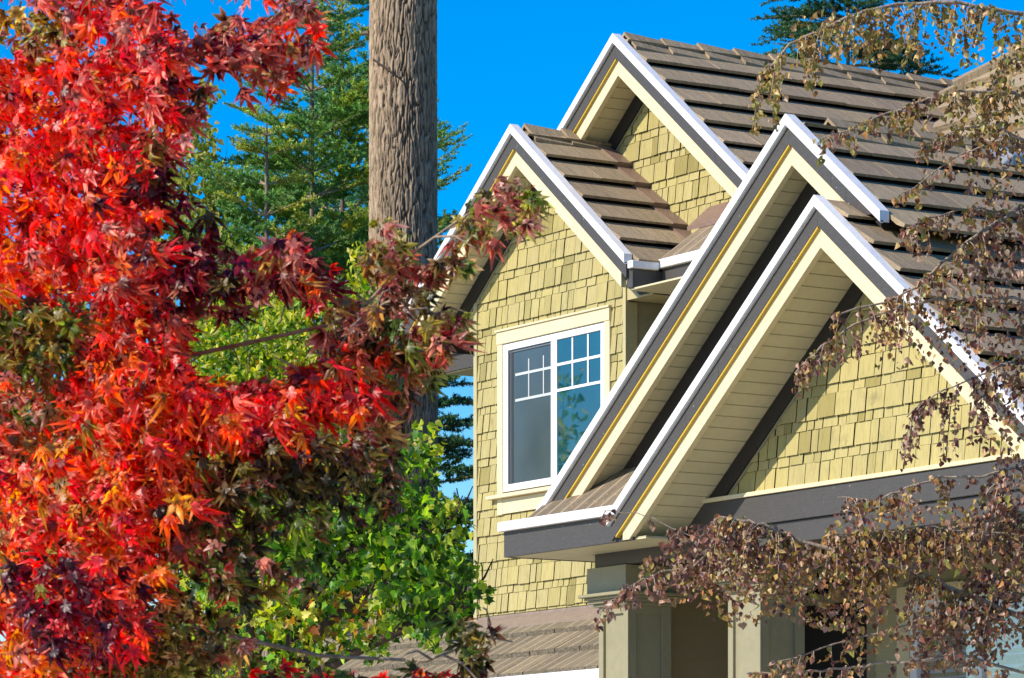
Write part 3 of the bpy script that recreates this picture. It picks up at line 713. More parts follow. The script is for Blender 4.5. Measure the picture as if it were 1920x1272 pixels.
for k in range(70):
    l = random.choice(limbs[1:]); i = random.randrange(len(l)-1); t = random.random()
    p = [l[i][j]*(1-t)+l[i+1][j]*t for j in range(3)]
    q = [p[0]+random.uniform(-70, 110), p[1]+random.uniform(-70, 110), p[2]+random.uniform(-.25, .25)]
    mb.tube([at(*p), at((p[0]+q[0])/2, (p[1]+q[1])/2-12, q[2]), at(*q)], .005, .0025, 4)
mb.build('branches', M['twig'], SG, smooth=True)
blobs = [ # u v ru rv n palette depth spread
 (70, 40, 80, 55, 40, 'TPY', 12.9, .5), (215, 60, 110, 90, 120, 'RRP', 12.8, .6), (60, 190, 120, 110, 190, 'RRO', 12.9, .6), (230, 200, 120, 120, 210, 'RRRP', 12.7, .6),
 (300, 130, 45, 80, 45, 'RRM', 12.5, .3), (100, 360, 150, 110, 230, 'RRR', 12.8, .6), (230, 350, 70, 90, 90, 'RRM', 12.6, .5), (285, 300, 30, 50, 20, 'PGM', 12.5, .3),
 (60, 500, 110, 70, 110, 'RRO', 12.8, .6), (220, 480, 90, 70, 100, 'RRP', 12.6, .5), (330, 480, 60, 45, 45, 'PMM', 12.5, .3),
 (70, 620, 110, 70, 80, 'GGB', 12.8, .6), (60, 620, 90, 60, 60, 'GGG', 12.4, .3), (240, 620, 110, 80, 150, 'ROP', 12.7, .5),
 (60, 760, 110, 80, 110, 'OPTG', 12.8, .6), (250, 740, 130, 90, 250, 'ROO', 12.6, .6), (380, 760, 80, 60, 90, 'RO', 12.6, .5),
 (110, 900, 140, 100, 240, 'OORT', 12.7, .6), (270, 900, 100, 100, 190, 'ROO', 12.6, .5), (480, 770, 110, 70, 170, 'RRO', 12.6, .5), (620, 720, 90, 55, 100, 'RRO', 12.6, .4), (690, 760, 45, 50, 32, 'BP', 12.6, .3),
 (60, 1060, 110, 90, 150, 'ORT', 12.8, .6), (200, 1040, 110, 90, 160, 'ORO', 12.7, .5), (60, 1200, 110, 90, 150, 'OOR', 12.9, .5), (200, 1210, 110, 80, 140, 'OBR', 12.9, .5),
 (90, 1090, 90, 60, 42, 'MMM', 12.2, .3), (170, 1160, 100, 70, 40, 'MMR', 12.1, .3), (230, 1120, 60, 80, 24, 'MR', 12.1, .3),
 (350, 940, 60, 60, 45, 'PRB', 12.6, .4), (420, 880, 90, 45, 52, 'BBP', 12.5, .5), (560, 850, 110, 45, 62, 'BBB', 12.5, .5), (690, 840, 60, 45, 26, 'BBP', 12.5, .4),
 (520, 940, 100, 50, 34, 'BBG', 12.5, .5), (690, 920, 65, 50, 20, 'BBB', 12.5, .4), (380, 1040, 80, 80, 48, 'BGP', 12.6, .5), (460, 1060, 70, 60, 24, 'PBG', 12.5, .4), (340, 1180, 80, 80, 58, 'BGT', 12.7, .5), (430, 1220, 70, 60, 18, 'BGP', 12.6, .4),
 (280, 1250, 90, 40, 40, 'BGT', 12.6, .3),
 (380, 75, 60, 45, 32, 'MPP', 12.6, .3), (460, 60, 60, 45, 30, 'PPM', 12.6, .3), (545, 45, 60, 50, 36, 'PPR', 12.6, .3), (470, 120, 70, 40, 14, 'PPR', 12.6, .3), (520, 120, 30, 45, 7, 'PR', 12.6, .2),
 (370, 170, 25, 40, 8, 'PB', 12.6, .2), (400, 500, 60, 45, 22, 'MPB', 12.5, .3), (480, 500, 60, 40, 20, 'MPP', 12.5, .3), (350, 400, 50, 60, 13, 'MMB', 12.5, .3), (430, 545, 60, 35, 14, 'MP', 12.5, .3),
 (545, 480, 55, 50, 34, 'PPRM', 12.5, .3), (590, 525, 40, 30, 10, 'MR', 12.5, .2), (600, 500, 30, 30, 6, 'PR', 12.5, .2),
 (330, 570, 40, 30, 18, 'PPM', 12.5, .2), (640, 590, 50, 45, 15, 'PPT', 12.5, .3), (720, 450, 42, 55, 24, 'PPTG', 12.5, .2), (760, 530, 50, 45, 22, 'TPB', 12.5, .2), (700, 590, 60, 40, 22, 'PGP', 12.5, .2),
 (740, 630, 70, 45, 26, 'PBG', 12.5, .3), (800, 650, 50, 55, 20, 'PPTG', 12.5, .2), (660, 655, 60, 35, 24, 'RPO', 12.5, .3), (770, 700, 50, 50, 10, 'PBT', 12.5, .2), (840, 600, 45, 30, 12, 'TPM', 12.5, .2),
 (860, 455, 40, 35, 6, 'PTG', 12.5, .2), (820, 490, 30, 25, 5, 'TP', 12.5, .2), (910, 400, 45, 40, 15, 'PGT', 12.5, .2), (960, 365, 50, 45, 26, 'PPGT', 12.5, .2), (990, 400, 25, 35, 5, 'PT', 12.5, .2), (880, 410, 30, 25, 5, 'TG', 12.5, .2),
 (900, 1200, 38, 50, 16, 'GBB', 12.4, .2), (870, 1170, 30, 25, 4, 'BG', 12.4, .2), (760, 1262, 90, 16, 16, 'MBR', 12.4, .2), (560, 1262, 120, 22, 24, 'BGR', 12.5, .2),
 (560, 1040, 60, 60, 6, 'PBG', 12.5, .3), (-100, 600, 100, 700, 700, 'ROB', 12.9, .7), (150, -110, 260, 100, 180, 'RP', 12.9, .5), (500, -70, 130, 60, 40, 'PR', 12.7, .3),
]
blobs = [(*b_[:4], int(b_[4]*1.65), *b_[5:]) for b_ in blobs]
pts, keys = blob_pts(blobs)
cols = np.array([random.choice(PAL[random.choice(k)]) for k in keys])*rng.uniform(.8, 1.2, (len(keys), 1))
size = rng.uniform(.048, .098, len(pts))
V, F, C = scatter(STAR, pts, size, cols, rots(len(pts), .8, 1.3, 1.0))
npbuild('crown', M['sweet'], V, F, C, SG)
# spiky yellow-green fruit balls
mb = MB()
for (u, v) in ((832, 600), (845, 590), (875, 640), (935, 380), (970, 375), (935, 395), (708, 740), (442, 118), (480, 400+190), (840, 490), (870, 500), (990, 365), (700, 420), (725, 470), (650, 632), (650, 420), (540, 470), (850, 605)):
    p = Vector(at(u, v, 12.45)); r_ = .013
    for k in range(46):
        dr = Vector((random.gauss(0, 1), random.gauss(0, 1), random.gauss(0, 1))).normalized(); a = dr.cross(Vector((.3, .5, .8))).normalized(); b2 = dr.cross(a)
        mb.add([p+a*.006, p-a*.003+b2*.005, p-a*.003-b2*.005, p+dr*r_*1.5], [(0,1,3),(1,2,3),(2,0,3)], (.42, .45, .03))
mb.build('fruit', M['green'], SG)

# ------------------------------------------------------------------ brown-leaved weeping birch (right)
tb = at(2350, 1600, 19.2); tb[2] = gz(tb[0], tb[1])
BT = thing('birch_tree', tuple(tb), 'weeping birch with purple-brown and golden leaves hanging at the right edge', 'tree')
mb = MB(); mb.tube([(tb[0], tb[1], tb[2]), at(2340, 1000, 19.2), at(2320, 300, 19.3), at(2300, -600, 19.3)], .13, .05, 10); mb.build('trunk', M['bark'], BT, smooth=True)
lim = [  # points (u, v, d), radius, leaf key, twig length px, density
 ([(2310, 300, 19.3), (2050, 60, 19.2), (1920, 28, 19.0), (1800, 5, 18.9), (1700, 8, 18.9), (1620, 22, 18.8), (1550, 50, 18.8), (1480, 85, 18.8), (1440, 130, 18.8)], .014, 'gt', 120, 1.6),
 ([(2310, 420, 19.3), (2050, 230, 19.1), (1900, 172, 18.9), (1800, 172, 18.8), (1740, 185, 18.8), (1690, 205, 18.8), (1610, 235, 18.7), (1540, 262, 18.7)], .010, 'gtp', 62, 1.6),
 ([(2310, 500, 19.2), (2000, 300, 19.0), (1870, 236, 18.8), (1800, 240, 18.8), (1760, 262, 18.8), (1720, 275, 18.8)], .007, 'pg', 60, 1.1),
 ([(2310, 560, 19.2), (2000, 290, 19.0), (1885, 255, 18.7), (1800, 292, 18.7), (1740, 330, 18.7), (1690, 370, 18.6)], .006, 'pg', 42, 1.0),
 ([(2310, 700, 19.3), (2050, 430, 19.2), (1920, 385, 19.0), (1850, 430, 18.9), (1780, 480, 18.9), (1720, 540, 18.8), (1650, 570, 18.8), (1570, 590, 18.7)], .012, 'pg', 95, 1.1),
 ([(2310, 760, 19.3), (2050, 600, 19.2), (1900, 560, 19.0), (1800, 560, 18.9), (1700, 570, 18.8), (1600, 610, 18.8), (1540, 650, 18.7), (1490, 700, 18.7)], .010, 'pg', 85, 1.0),
 ([(2310, 780, 19.3), (2050, 480, 19.2), (1900, 400, 19.1), (1820, 390, 19.0), (1740, 410, 18.9), (1700, 430, 18.9)], .008, 'pg', 70, 1.2),
 ([(2310, 1000, 19.2), (2050, 880, 19.1), (1920, 873, 18.9), (1840, 892, 18.8), (1760, 896, 18.8), (1700, 915, 18.7), (1640, 940, 18.7), (1570, 930, 18.7)], .009, 'gp', 70, .8),
 ([(2320, 1500, 19.2), (2100, 1250, 19.1), (1900, 1150, 18.9), (1800, 1110, 18.8), (1700, 1068, 18.8), (1600, 1045, 18.7), (1500, 1015, 18.7), (1430, 985, 18.6), (1380, 972, 18.6), (1345, 972, 18.6)], .020, 'gp', 135, 1.5),
 ([(1430, 985, 18.6), (1380, 1000, 18.6), (1300, 1060, 18.5), (1240, 1070, 18.5), (1180, 1100, 18.5), (1150, 1130, 18.5)], .006, 'pp', 70, 1.1),
 ([(1345, 972, 18.6), (1310, 1010, 18.5), (1260, 990, 18.5), (1210, 965, 18.5), (1130, 958, 18.5)], .004, 'pp', 26, .7),
 ([(2320, 1500, 19.2), (2050, 1300, 18.9), (1800, 1225, 18.7), (1730, 1238, 18.6), (1640, 1246, 18.6), (1560, 1255, 18.6), (1480, 1264, 18.5), (1400, 1262, 18.5)], .010, 'gp', 40, .8),
 ([(1900, 1150, 18.9), (1760, 1150, 18.7), (1640, 1190, 18.6), (1540, 1215, 18.5), (1440, 1250, 18.5)], .006, 'gp', 40, .8),
 ([(2310, 900, 19.2), (2050, 960, 19.0), (1900, 960, 18.9), (1880, 930, 18.8), (1870, 905, 18.8)], .012, 'pp', 130, 1.0),
 ([(2310, 1200, 19.2), (2000, 1010, 19.0), (1850, 1000, 18.9), (1750, 990, 18.8), (1650, 1000, 18.8), (1550, 1000, 18.7)], .008, 'gp', 110, 1.5),
 ([(2310, 1300, 19.2), (2000, 1120, 19.0), (1900, 1090, 18.9), (1840, 1070, 18.9), (1780, 1130, 18.8), (1740, 1180, 18.8)], .008, 'pp', 120, 1.3),
 ([(2300, 200, 19.3), (2000, 120, 19.1), (1890, 110, 19.0), (1860, 170, 18.9), (1850, 200, 18.9)], .007, 'gg', 90, 1.0),
 ([(2310, 650, 19.2), (2000, 650, 19.0), (1930, 660, 18.9), (1850, 700, 18.8), (1770, 730, 18.8), (1700, 780, 18.8)], .008, 'pp', 130, 1.2),
]
BP = {'p': [(.27,.13,.085),(.36,.20,.14),(.17,.08,.05),(.46,.30,.21),(.38,.17,.09),(.34,.23,.12),(.12,.055,.04),(.24,.09,.07)], 'g': [(.56,.37,.11),(.46,.34,.08),(.38,.24,.07),(.60,.44,.18),(.28,.28,.06),(.52,.26,.09),(.24,.12,.06)], 't': [(.40,.36,.10),(.44,.28,.11),(.32,.19,.08),(.22,.22,.06)]}
mb = MB(); LP, LK = [], []
def pxl(l, t):
    i = min(int(t), len(l)-2); f_ = t-i; return [l[i][j]*(1-f_)+l[i+1][j]*f_ for j in range(3)]
for (l, r0, key, tl, dn) in lim:
    ptsl = [at(*pxl(l, (len(l)-1)*k/ (4*(len(l)-1)))) + np.array([0, 0, random.uniform(-.008, .008)]) for k in range(4*(len(l)-1)+1)]
    mb.tube(ptsl, r0, r0*.25+.0012, 6)
    length = sum(math.hypot(l[i+1][0]-l[i][0], l[i+1][1]-l[i][1]) for i in range(len(l)-1))
    for _ in range(int(length/(16 if l[-1][1] > 900 else 21)*dn)):
        p = pxl(l, random.random()*(len(l)-1.001))
        if p[0] > 2020: continue
        ln = tl*random.uniform(.35, 1.25); sw = random.uniform(-.55, .35); q = list(p); tw = [at(*q)]; dd = random.uniform(-.35, .35)
        n = max(3, int(ln/9)); vx, vy = sw + random.uniform(-.4, .4), random.uniform(-.5, .6)
        for k in range(n):
            vy = vy*.75+.25*1.0; vx = vx*.85+.15*sw*.3
            q = [q[0]+vx*9, q[1]+vy*9, q[2]+dd*9/max(ln, 20)]; pp = at(*q); tw.append(pp)
            for _2 in range(random.choice((1, 2, 2, 3))):
                LP.append(pp + rng.normal(0, .012, 3)); LK.append(random.choice(key))
        mb.tube(tw, .0032, .0014, 4)
mb.build('branches', M['twig'], BT, smooth=True)
bl2 = [(1870, 560, 70, 120, 320, 'p', 18.9, .6), (1800, 600, 90, 100, 260, 'pg', 18.9, .6), (1880, 760, 55, 110, 260, 'pg', 18.9, .6), (1870, 330, 60, 80, 170, 'pg', 18.9, .5), (1880, 470, 45, 60, 140, 'pp', 18.9, .5),
 (1330, 1030, 90, 55, 230, 'p', 18.6, .4), (1260, 1080, 70, 50, 130, 'pg', 18.6, .4), (1400, 1100, 100, 70, 300, 'pg', 18.6, .4), (1700, 1000, 160, 70, 500, 'pg', 18.8, .6), (1860, 1040, 70, 120, 400, 'pg', 18.9, .6), (1560, 1100, 110, 80, 330, 'gp', 18.7, .5),
 (1800, 1190, 110, 70, 300, 'p', 18.8, .5), (1650, 1180, 80, 60, 90, 'pg', 18.7, .5), (1830, 200, 70, 50, 110, 'gt', 18.8, .5), (1600, 60, 120, 50, 190, 'gt', 18.9, .5), (1830, 60, 70, 60, 120, 'gt', 18.9, .5), (1900, 150, 30, 100, 110, 'gt', 18.9, .4), (1680, 640, 80, 50, 90, 'pg', 18.8, .3), (1900, 900, 40, 60, 90, 'p', 18.9, .4)]
bl2 = [(b_[0], b_[1], b_[2], b_[3], int(b_[4]*(1.1 if b_[1] > 950 else (1.0 if b_[1] < 350 else .75))), *b_[5:]) for b_ in bl2]
p2, k2 = blob_pts(bl2)
LP = np.concatenate([np.array(LP), p2]); LK += [random.choice(k) for k in k2]
cols = np.array([random.choice(BP[k]) for k in LK])*rng.uniform(.75, 1.25, (len(LK), 1))
V, F, C = scatter(BIRCH, LP, rng.uniform(.019, .039, len(LP)), cols, rots(len(LP), .9, .3, 1.1)); npbuild('crown', M['birch'], V, F, C, BT)
print('birch leaves', len(LP))

# ------------------------------------------------------------------ generic leafy shrub / tree builder
def leafy(name, label, cat, base, limbs_, blobs_, size, colors, tm, mat, bark, group=None, hang=.5, rad=.03):
    b0 = at(*base); b0[2] = gz(b0[0], b0[1]); T = thing(name, tuple(b0), label, cat, group)
    mb = MB(); p1 = at(*limbs_[0][0]); mb.tube([tuple(b0), (b0+p1)/2+np.array([.03, .02, 0]), p1], rad*1.6, rad, 8); mb.build('trunk', bark, T, smooth=True)
    mb = MB()
    for l in limbs_: mb.tube([at(*p) for p in l], rad*(.8 if len(l) > 2 else .45), rad*.15, 6)
    for k in range(len(limbs_)*9):
        l = random.choice(limbs_); p = pxl(l, random.random()*(len(l)-1.001)); q = [p[0]+random.uniform(-60, 60), p[1]-random.uniform(10, 70), p[2]+random.uniform(-.3, .3)]
        mb.tube([at(*p), at((p[0]+q[0])/2+5, (p[1]+q[1])/2, q[2]), at(*q)], rad*.2, rad*.07, 4)
    mb.build('branches', bark, T, smooth=True)
    ps, ks = blob_pts(blobs_)
    blobs_n = 0
    cl = np.array([random.choice(colors[random.choice(k)]) for k in ks])*rng.uniform(.75, 1.25, (len(ks), 1))
    V, F, C = scatter(tm, ps, rng.uniform(size*.65, size*1.2, len(ps)), cl, rots(len(ps), hang, .35, 1.3))
    npbuild('crown', mat, V, F, C, T); return T
GC = {'g': [(.03,.09,.01),(.04,.12,.01),(.05,.14,.012),(.42,.52,.05),(.12,.32,.02),(.18,.42,.025),(.08,.22,.015),(.30,.50,.03),(.06,.17,.012),(.38,.56,.06)], 'y': [(.50,.56,.04),(.62,.62,.06),(.36,.48,.03),(.70,.64,.12),(.22,.34,.03)], 'o': [(.42,.22,.03),(.30,.26,.03),(.36,.12,.03)], 'd': [(.025,.06,.012),(.04,.09,.015)]}
# green maple-like shrub in front of the lower roof
leafy('green_shrub', 'bright green leafy small tree in front of the lower tiled roof', 'tree', (560, 1600, 21), 
 [[(520, 1320, 21), (560, 1150, 21), (640, 1050, 21), (700, 950, 21), (760, 820, 20.9)], [(540, 1300, 21), (600, 1180, 21), (700, 1100, 20.9), (820, 1010, 20.8), (860, 960, 20.8)], [(520, 1310, 21), (650, 1230, 20.9), (760, 1180, 20.8), (850, 1130, 20.8), (920, 1100, 20.7)], [(500, 1320, 21), (460, 1150, 21), (480, 1000, 21), (560, 880, 21)], [(760, 1180, 20.8), (820, 1160, 20.7), (880, 1130, 20.7)], [(640, 1050, 21), (760, 990, 20.9), (870, 1000, 20.8)]],
 [(620, 900, 110, 70, 420, 'gy', 21, .8), (760, 880, 60, 60, 190, 'g', 20.9, .5), (800, 830, 28, 50, 50, 'gy', 20.9, .3), (730, 970, 100, 60, 420, 'g', 20.9, .6), (840, 980, 45, 50, 130, 'gy', 20.8, .4), (600, 1030, 130, 80, 620, 'g', 21, .7), (760, 1060, 100, 60, 500, 'g', 20.8, .6),
  (850, 1080, 45, 45, 120, 'g', 20.8, .3), (900, 1110, 32, 26, 42, 'g', 20.7, .2), (890, 1060, 18, 18, 8, 'g', 20.7, .1), (780, 1140, 90, 50, 300, 'g', 20.8, .5), (600, 1160, 130, 60, 330, 'gyo', 21, .6), (680, 1210, 70, 35, 60, 'g', 20.9, .4), (470, 1180, 130, 110, 800, 'ggy', 21.2, .6), (430, 1020, 120, 110, 700, 'gy', 21.2, .6), (560, 960, 110, 80, 500, 'g', 21.1, .6), (700, 860, 70, 50, 200, 'g', 21, .4), (820, 1190, 50, 26, 50, 'g', 20.7, .3), (440, 900, 90, 60, 300, 'y', 21.2, .6), (580, 1240, 60, 40, 70, 'gy', 21, .3)],
 .058, GC, LOB, M['green'], M['darkbark'], hang=.35, rad=.05)
# yellow-green shrub behind
leafy('yellow_green_shrub', 'tall sunlit yellow-green shrub behind the red leaves', 'shrub', (520, 1600, 34), 
 [[(500, 1200, 34), (480, 850, 34), (460, 600, 34), (455, 520, 34)], [(510, 1200, 34), (560, 850, 34), (580, 650, 34), (590, 540, 34)], [(520, 1200, 34), (640, 850, 34), (670, 600, 33.9), (672, 470, 33.9)], [(490, 1200, 34), (420, 850, 34), (390, 650, 34), (380, 530, 34)], [(520, 1150, 34), (720, 850, 34), (740, 620, 34)]],
 [(480, 620, 150, 110, 1500, 'ygy', 34, .8), (420, 700, 90, 80, 560, 'yg', 34, .7), (600, 620, 100, 110, 850, 'ygy', 34, .7), (672, 510, 22, 60, 90, 'y', 33.9, .2), (700, 600, 60, 80, 300, 'yg', 33.9, .4), (520, 780, 180, 110, 1300, 'ygo', 34, .8), (350, 620, 60, 110, 380, 'y', 34, .5), (700, 740, 60, 60, 220, 'g', 34, .4)],
 .072, GC, [ovate(.4, .4, .3), ovate(-.2, .8, .28), ovate(.9, .2, .3)], M['green'], M['twig'], hang=.15, rad=.02)
# pale birch
leafy('pale_birch_tree', 'thin birch with small pale yellow-green leaves against the blue sky', 'tree', (330, 1600, 38), 
 [[(330, 900, 38), (340, 600, 38), (350, 400, 38), (360, 250, 38), (375, 160, 38)], [(345, 500, 38), (400, 380, 38), (420, 300, 38)], [(340, 560, 38), (420, 460, 38), (450, 380, 38)], [(340, 450, 38), (300, 330, 38), (300, 230, 38)]],
 [(385, 170, 30, 25, 45, 'b', 38, .4), (325, 220, 25, 30, 50, 'b', 38, .4), (345, 280, 55, 60, 330, 'b', 38, .6), (385, 260, 25, 50, 60, 'b', 38, .4), (360, 360, 75, 50, 280, 'b', 38, .6), (420, 350, 35, 30, 60, 'b', 38, .4), (370, 440, 80, 55, 330, 'b', 38, .6), (320, 400, 50, 80, 200, 'b', 38, .5)],
 .075, {'b': [(.42,.42,.09),(.34,.38,.06),(.26,.32,.05),(.48,.44,.14),(.16,.22,.04)]}, BIRCH, M['green'], M['darkbark'], hang=.8, rad=.018)

# darker tree standing behind the green shrub
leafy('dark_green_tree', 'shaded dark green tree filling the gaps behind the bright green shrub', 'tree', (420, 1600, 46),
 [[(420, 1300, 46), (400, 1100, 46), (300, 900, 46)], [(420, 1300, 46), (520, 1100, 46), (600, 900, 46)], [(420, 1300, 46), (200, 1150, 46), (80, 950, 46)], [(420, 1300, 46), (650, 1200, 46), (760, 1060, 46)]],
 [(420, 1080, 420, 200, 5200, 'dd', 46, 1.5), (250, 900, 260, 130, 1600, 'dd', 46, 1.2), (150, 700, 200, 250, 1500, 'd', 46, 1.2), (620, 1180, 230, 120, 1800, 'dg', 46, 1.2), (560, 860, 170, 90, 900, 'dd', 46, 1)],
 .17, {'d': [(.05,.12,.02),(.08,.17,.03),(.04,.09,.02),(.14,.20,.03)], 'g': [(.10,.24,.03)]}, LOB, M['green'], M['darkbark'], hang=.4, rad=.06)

# leafy sapling that stands left of the picture and shows only in the window glass
leafy('leafy_sapling', 'leafy sapling mirrored in the right pane of the dormer window', 'tree', (-560, 1600, 32.7),
 [[(-560, 1300, 32.7), (-570, 1000, 32.7), (-600, 740, 32.7), (-610, 560, 32.7)], [(-560, 1200, 32.7), (-520, 950, 32.7), (-500, 700, 32.7), (-495, 600, 32.7)], [(-560, 1150, 32.7), (-660, 950, 32.8), (-700, 820, 32.8)], [(-560, 1150, 32.7), (-450, 950, 32.6), (-420, 800, 32.6)]],
 [(-570, 800, 150, 100, 300, 'gy', 32.7, .8), (-600, 640, 60, 110, 90, 'gy', 32.7, .4), (-500, 690, 50, 110, 80, 'gy', 32.7, .4), (-690, 760, 60, 90, 80, 'yo', 32.8, .4), (-570, 1050, 190, 90, 500, 'gyo', 32.7, .8)],
 .11, GC, [ovate(.4, .4, .3), ovate(-.2, .8, .28)], M['green'], M['twig'], hang=.4, rad=.02)

# ------------------------------------------------------------------ conifers
def conifer(name, label, u, vtop, d, vbase_px, spread, z_lo_v, dens=1.0, colr=((.12,.27,.05),(.20,.38,.07),(.32,.42,.05)), group=None, leaders=1, yellow=.2, up=.35, needle=.030, step=1.0):
    top = at(u, vtop, d); b0 = top.copy(); b0[2] = gz(top[0], top[1]); T = thing(name, tuple(b0), label, 'tree', group)
    mb = MB(); Ht = top[2]-b0[2]
    mb.tube([tuple(b0), tuple(b0+(top-b0)*.5)], .10, .030, 8); mb.tube([tuple(b0+(top-b0)*.5), tuple(top-np.array([0, 0, .4])), tuple(top)], .030, .007, 8); mb.build('trunk', M['bark'], T, smooth=True)
    zlo = at(u, z_lo_v, d)[2]; br = MB(); seg = []; z = top[2]-.12
    while z > zlo:
        f_ = top[2]-z; ln0 = min(spread, .22+f_*.42)
        for k in range(random.choice((5, 6, 6))):
            az = random.uniform(0, 2*math.pi); ln = ln0*random.uniform(.65, 1.1); el = up*random.uniform(.6, 1.5)
            dr = Vector((math.cos(az), math.sin(az), el)); pts_ = []; n = max(4, int(ln/.12))
            for i in range(n+1):
                t = i/n; pts_.append(Vector((top[0], top[1], z + random.uniform(-.0, .0))) + Vector((dr.x*ln*t, dr.y*ln*t, el*ln*t - .10*ln*t*t*1.2)))
            br.tube(pts_, .006+.006*ln, .003, 4)
            side = dr.cross(Vector((0, 0, 1))).normalized(); hue = random.random()
            for i in range(1, n+1):
                t = i/n; p = pts_[i]
                if t > .25: seg.append((pts_[i-1], p, hue))
                if t > .15:
                    for s in (-1, 1):
                        if random.random() < .12: continue
                        sl2 = (.10+.42*ln*(1.05-t))*random.uniform(.6, 1.1)
                        dd_ = (dr.normalized()*.75 + side*s*.8 + Vector((0, 0, random.uniform(-.1, .25)))).normalized(); q = p + dd_*sl2; br.tube([p, q], .003, .0018, 3)
                        seg.append((p, q, hue))
                        if sl2 > .22:
                            for t2 in (.4, .7):
                                for s2 in (-1, 1):
                                    p3 = p.lerp(q, t2); d3 = (dd_*.8+side.cross(Vector((0,0,1)))*s2*.6*s + Vector((0,0,random.uniform(-.1,.2)))).normalized(); q3 = p3+d3*sl2*.4; seg.append((p3, q3, hue))
        z -= random.uniform(.26, .42)*step
    br.build('branches', M['twig'], T)
    A = np.array([list(s[0]) for s in seg]); Bv = np.array([list(s[1]) for s in seg]); H_ = np.array([s[2] for s in seg]); ln = np.linalg.norm(Bv-A, axis=1)
    cnt = np.maximum(6, (ln*300*dens)).astype(int); idx = np.repeat(np.arange(len(seg)), cnt); n = len(idx); t = rng.random(n)
    Pn = A[idx]*(1-t)[:, None]+Bv[idx]*t[:, None]; ax = ((Bv-A)/ln[:, None])[idx]
    rv = rng.normal(0, 1, (n, 3)); rv -= (rv*ax).sum(1)[:, None]*ax; rv /= np.linalg.norm(rv, axis=1)[:, None]
    nd = ax*.55+rv*.85; wv = np.cross(nd, rng.normal(0, 1, (n, 3))); wv /= np.linalg.norm(wv, axis=1)[:, None]
    le_ = rng.uniform(.7, 1.15, n)[:, None]*needle; wd = .0050
    V = np.stack([Pn-wv*wd, Pn+wv*wd, Pn+nd*le_+wv*wd*.5, Pn+nd*le_-wv*wd*.5], 1).reshape(-1, 3)
    F = np.arange(n*4).reshape(-1, 4)
    cA, cB, cC = [np.array(c) for c in colr]; h = H_[idx]
    cc = np.where((h < yellow)[:, None], cC, cA+(cB-cA)*rng.random(n)[:, None]); cc = cc*rng.uniform(.8, 1.25, (n, 1))*(1+.35*(t > .8)[:, None])
    npbuild('crown', M['needle'], V, F, np.repeat(cc, 4, 0), T); print(name, 'needles', n); return T
G1 = 'conifers growing behind the house and the bare trunk'
conifer('fir_tree', 'green fir whose slim bare leader rises left of the big trunk', 585, -60, 38, 0, 1.7, 820, 1.2, group=G1, up=.45, step=.75)
conifer('fir_tree', 'blue-green fir directly beside the left edge of the big trunk', 642, -60, 40, 0, 1.7, 820, 1.0, colr=((.08,.25,.10),(.13,.34,.13),(.36,.46,.05)), yellow=.35, group=G1, up=.45, step=.75)
conifer('fir_tree', 'fir mostly hidden by the big trunk, its twigs poking out right', 745, 110, 43, 0, 1.25, 800, .8, group=G1, up=.6)
conifer('fir_tree', 'dense dark fir between the big trunk and the house wall', 780, 560, 37, 0, 1.35, 1250, 1.3, colr=((.04,.12,.05),(.07,.18,.07),(.14,.24,.04)), group=G1, up=.15, step=.5)
conifer('fir_tree', 'low yellow-green fir under the slim leader', 500, 230, 37, 0, 1.5, 800, 1.0, colr=((.12,.28,.07),(.18,.36,.08),(.42,.46,.06)), yellow=.35, group=G1, step=.7)
conifer('fir_tree', 'dark fir rising behind the right end of the main ridge', 1590, -420, 46, 0, 1.35, 250, 1.1, colr=((.04,.12,.05),(.06,.16,.07),(.16,.24,.06)), group=G1, up=.05, step=.8)

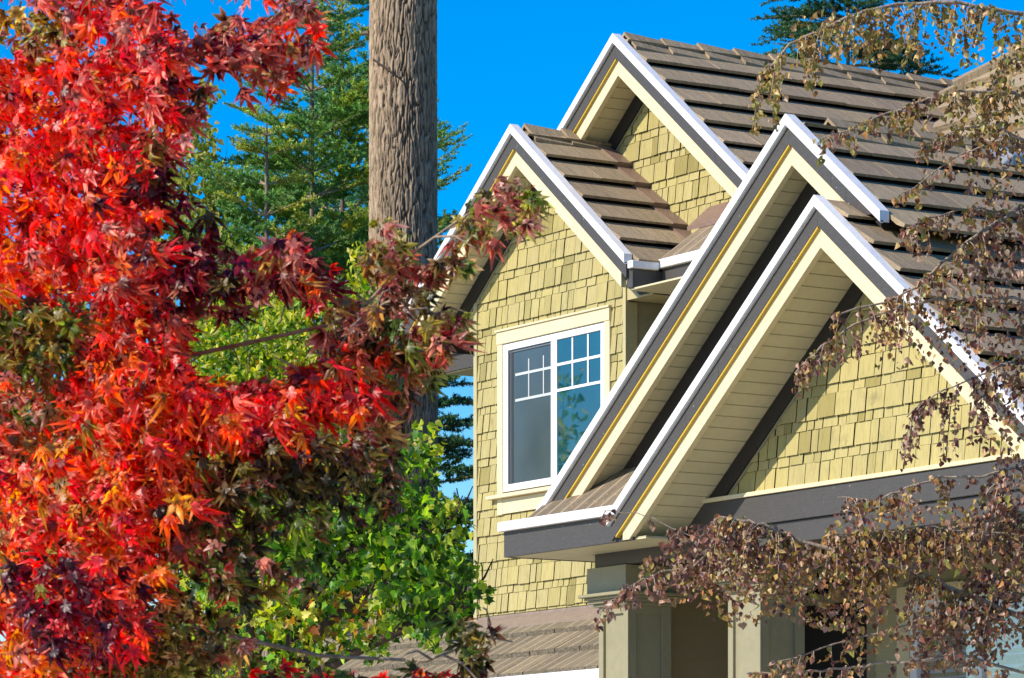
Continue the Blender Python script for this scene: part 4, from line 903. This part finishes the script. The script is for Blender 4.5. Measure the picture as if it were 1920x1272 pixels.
# ------------------------------------------------------------------ tall bare trunk
d = 34.6; rr = 61/7300*d; cb = at(756, 1600, d); cb[2] = gz(cb[0], cb[1])
TT = thing('tall_tree', tuple(cb), 'tall bare thick trunk with furrowed grey-brown bark', 'tree')
nu, z0, z1 = 360, cb[2], at(756, -260, d)[2]; nv = 900
V = []; C = []
for j in range(nv+1):
    z = z0+(z1-z0)*j/nv; taper = 1.06-.06*j/nv
    for i in range(nu):
        a = 2*math.pi*i/nu; x, y = math.cos(a), math.sin(a)
        wx = mnoise.noise(Vector((x*3, y*3, z*1.6)))*.35
        p = Vector((x*3.3+wx, y*3.3+wx*.6, z*1.05))
        n1 = 1-abs(mnoise.noise(p*1.9)); n2 = 1-abs(mnoise.noise(Vector((x*11+wx*2, y*11, z*3.6)))); n3 = mnoise.noise(Vector((x*26, y*26, z*20)))
        h = (n1*n1*.35 + n2*n2*.55 + n3*.16)
        cr = 1-max(0, min(1, (n2-.80)/.20)) if False else 1
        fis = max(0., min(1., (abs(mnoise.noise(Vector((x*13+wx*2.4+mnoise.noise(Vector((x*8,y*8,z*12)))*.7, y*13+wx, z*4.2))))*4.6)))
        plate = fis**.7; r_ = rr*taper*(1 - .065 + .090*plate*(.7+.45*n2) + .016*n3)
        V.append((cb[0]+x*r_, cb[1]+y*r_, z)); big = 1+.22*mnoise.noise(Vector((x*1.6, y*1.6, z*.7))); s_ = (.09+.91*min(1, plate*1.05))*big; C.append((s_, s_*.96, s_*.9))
F = [[j*nu+i, j*nu+(i+1) % nu, (j+1)*nu+(i+1) % nu, (j+1)*nu+i] for j in range(nv) for i in range(nu)]
m, nt, b, N, _ = nodemat('furrowed_bark'); n = noise_node(nt, 20, 6, mapping(nt, (1, 1, .35)), .7)
c = ramp(nt, n.outputs[0], [(.3, (.15, .11, .075)), (.52, (.35, .265, .18)), (.75, (.52, .40, .28))])
L(nt, mix(nt, c, attr(nt), 1.0, 'MULTIPLY'), b.inputs['Base Color']); b.inputs['Roughness'].default_value = .95; bump(nt, b, n.outputs[0], .8, .02)
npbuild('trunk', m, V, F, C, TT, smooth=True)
mb = MB(); mb.tube([at(700, 66, d), at(688, 62, d-.05), at(678, 64, d-.05)], .03, .02, 6); mb.build('branch_stub', M['bark'], TT); mb = MB(); mb.tube([at(700, 112, d-.22), at(735, 135, d-.34), at(783, 178, d-.26)], .010, .005, 5); mb.build('twig_shadow', M['darkbark'], TT)  # dark twig laid over the bark, standing in for a twig's cast shadow

# a few loose twigs of far conifers catching the light right of the trunk come from the fir behind it
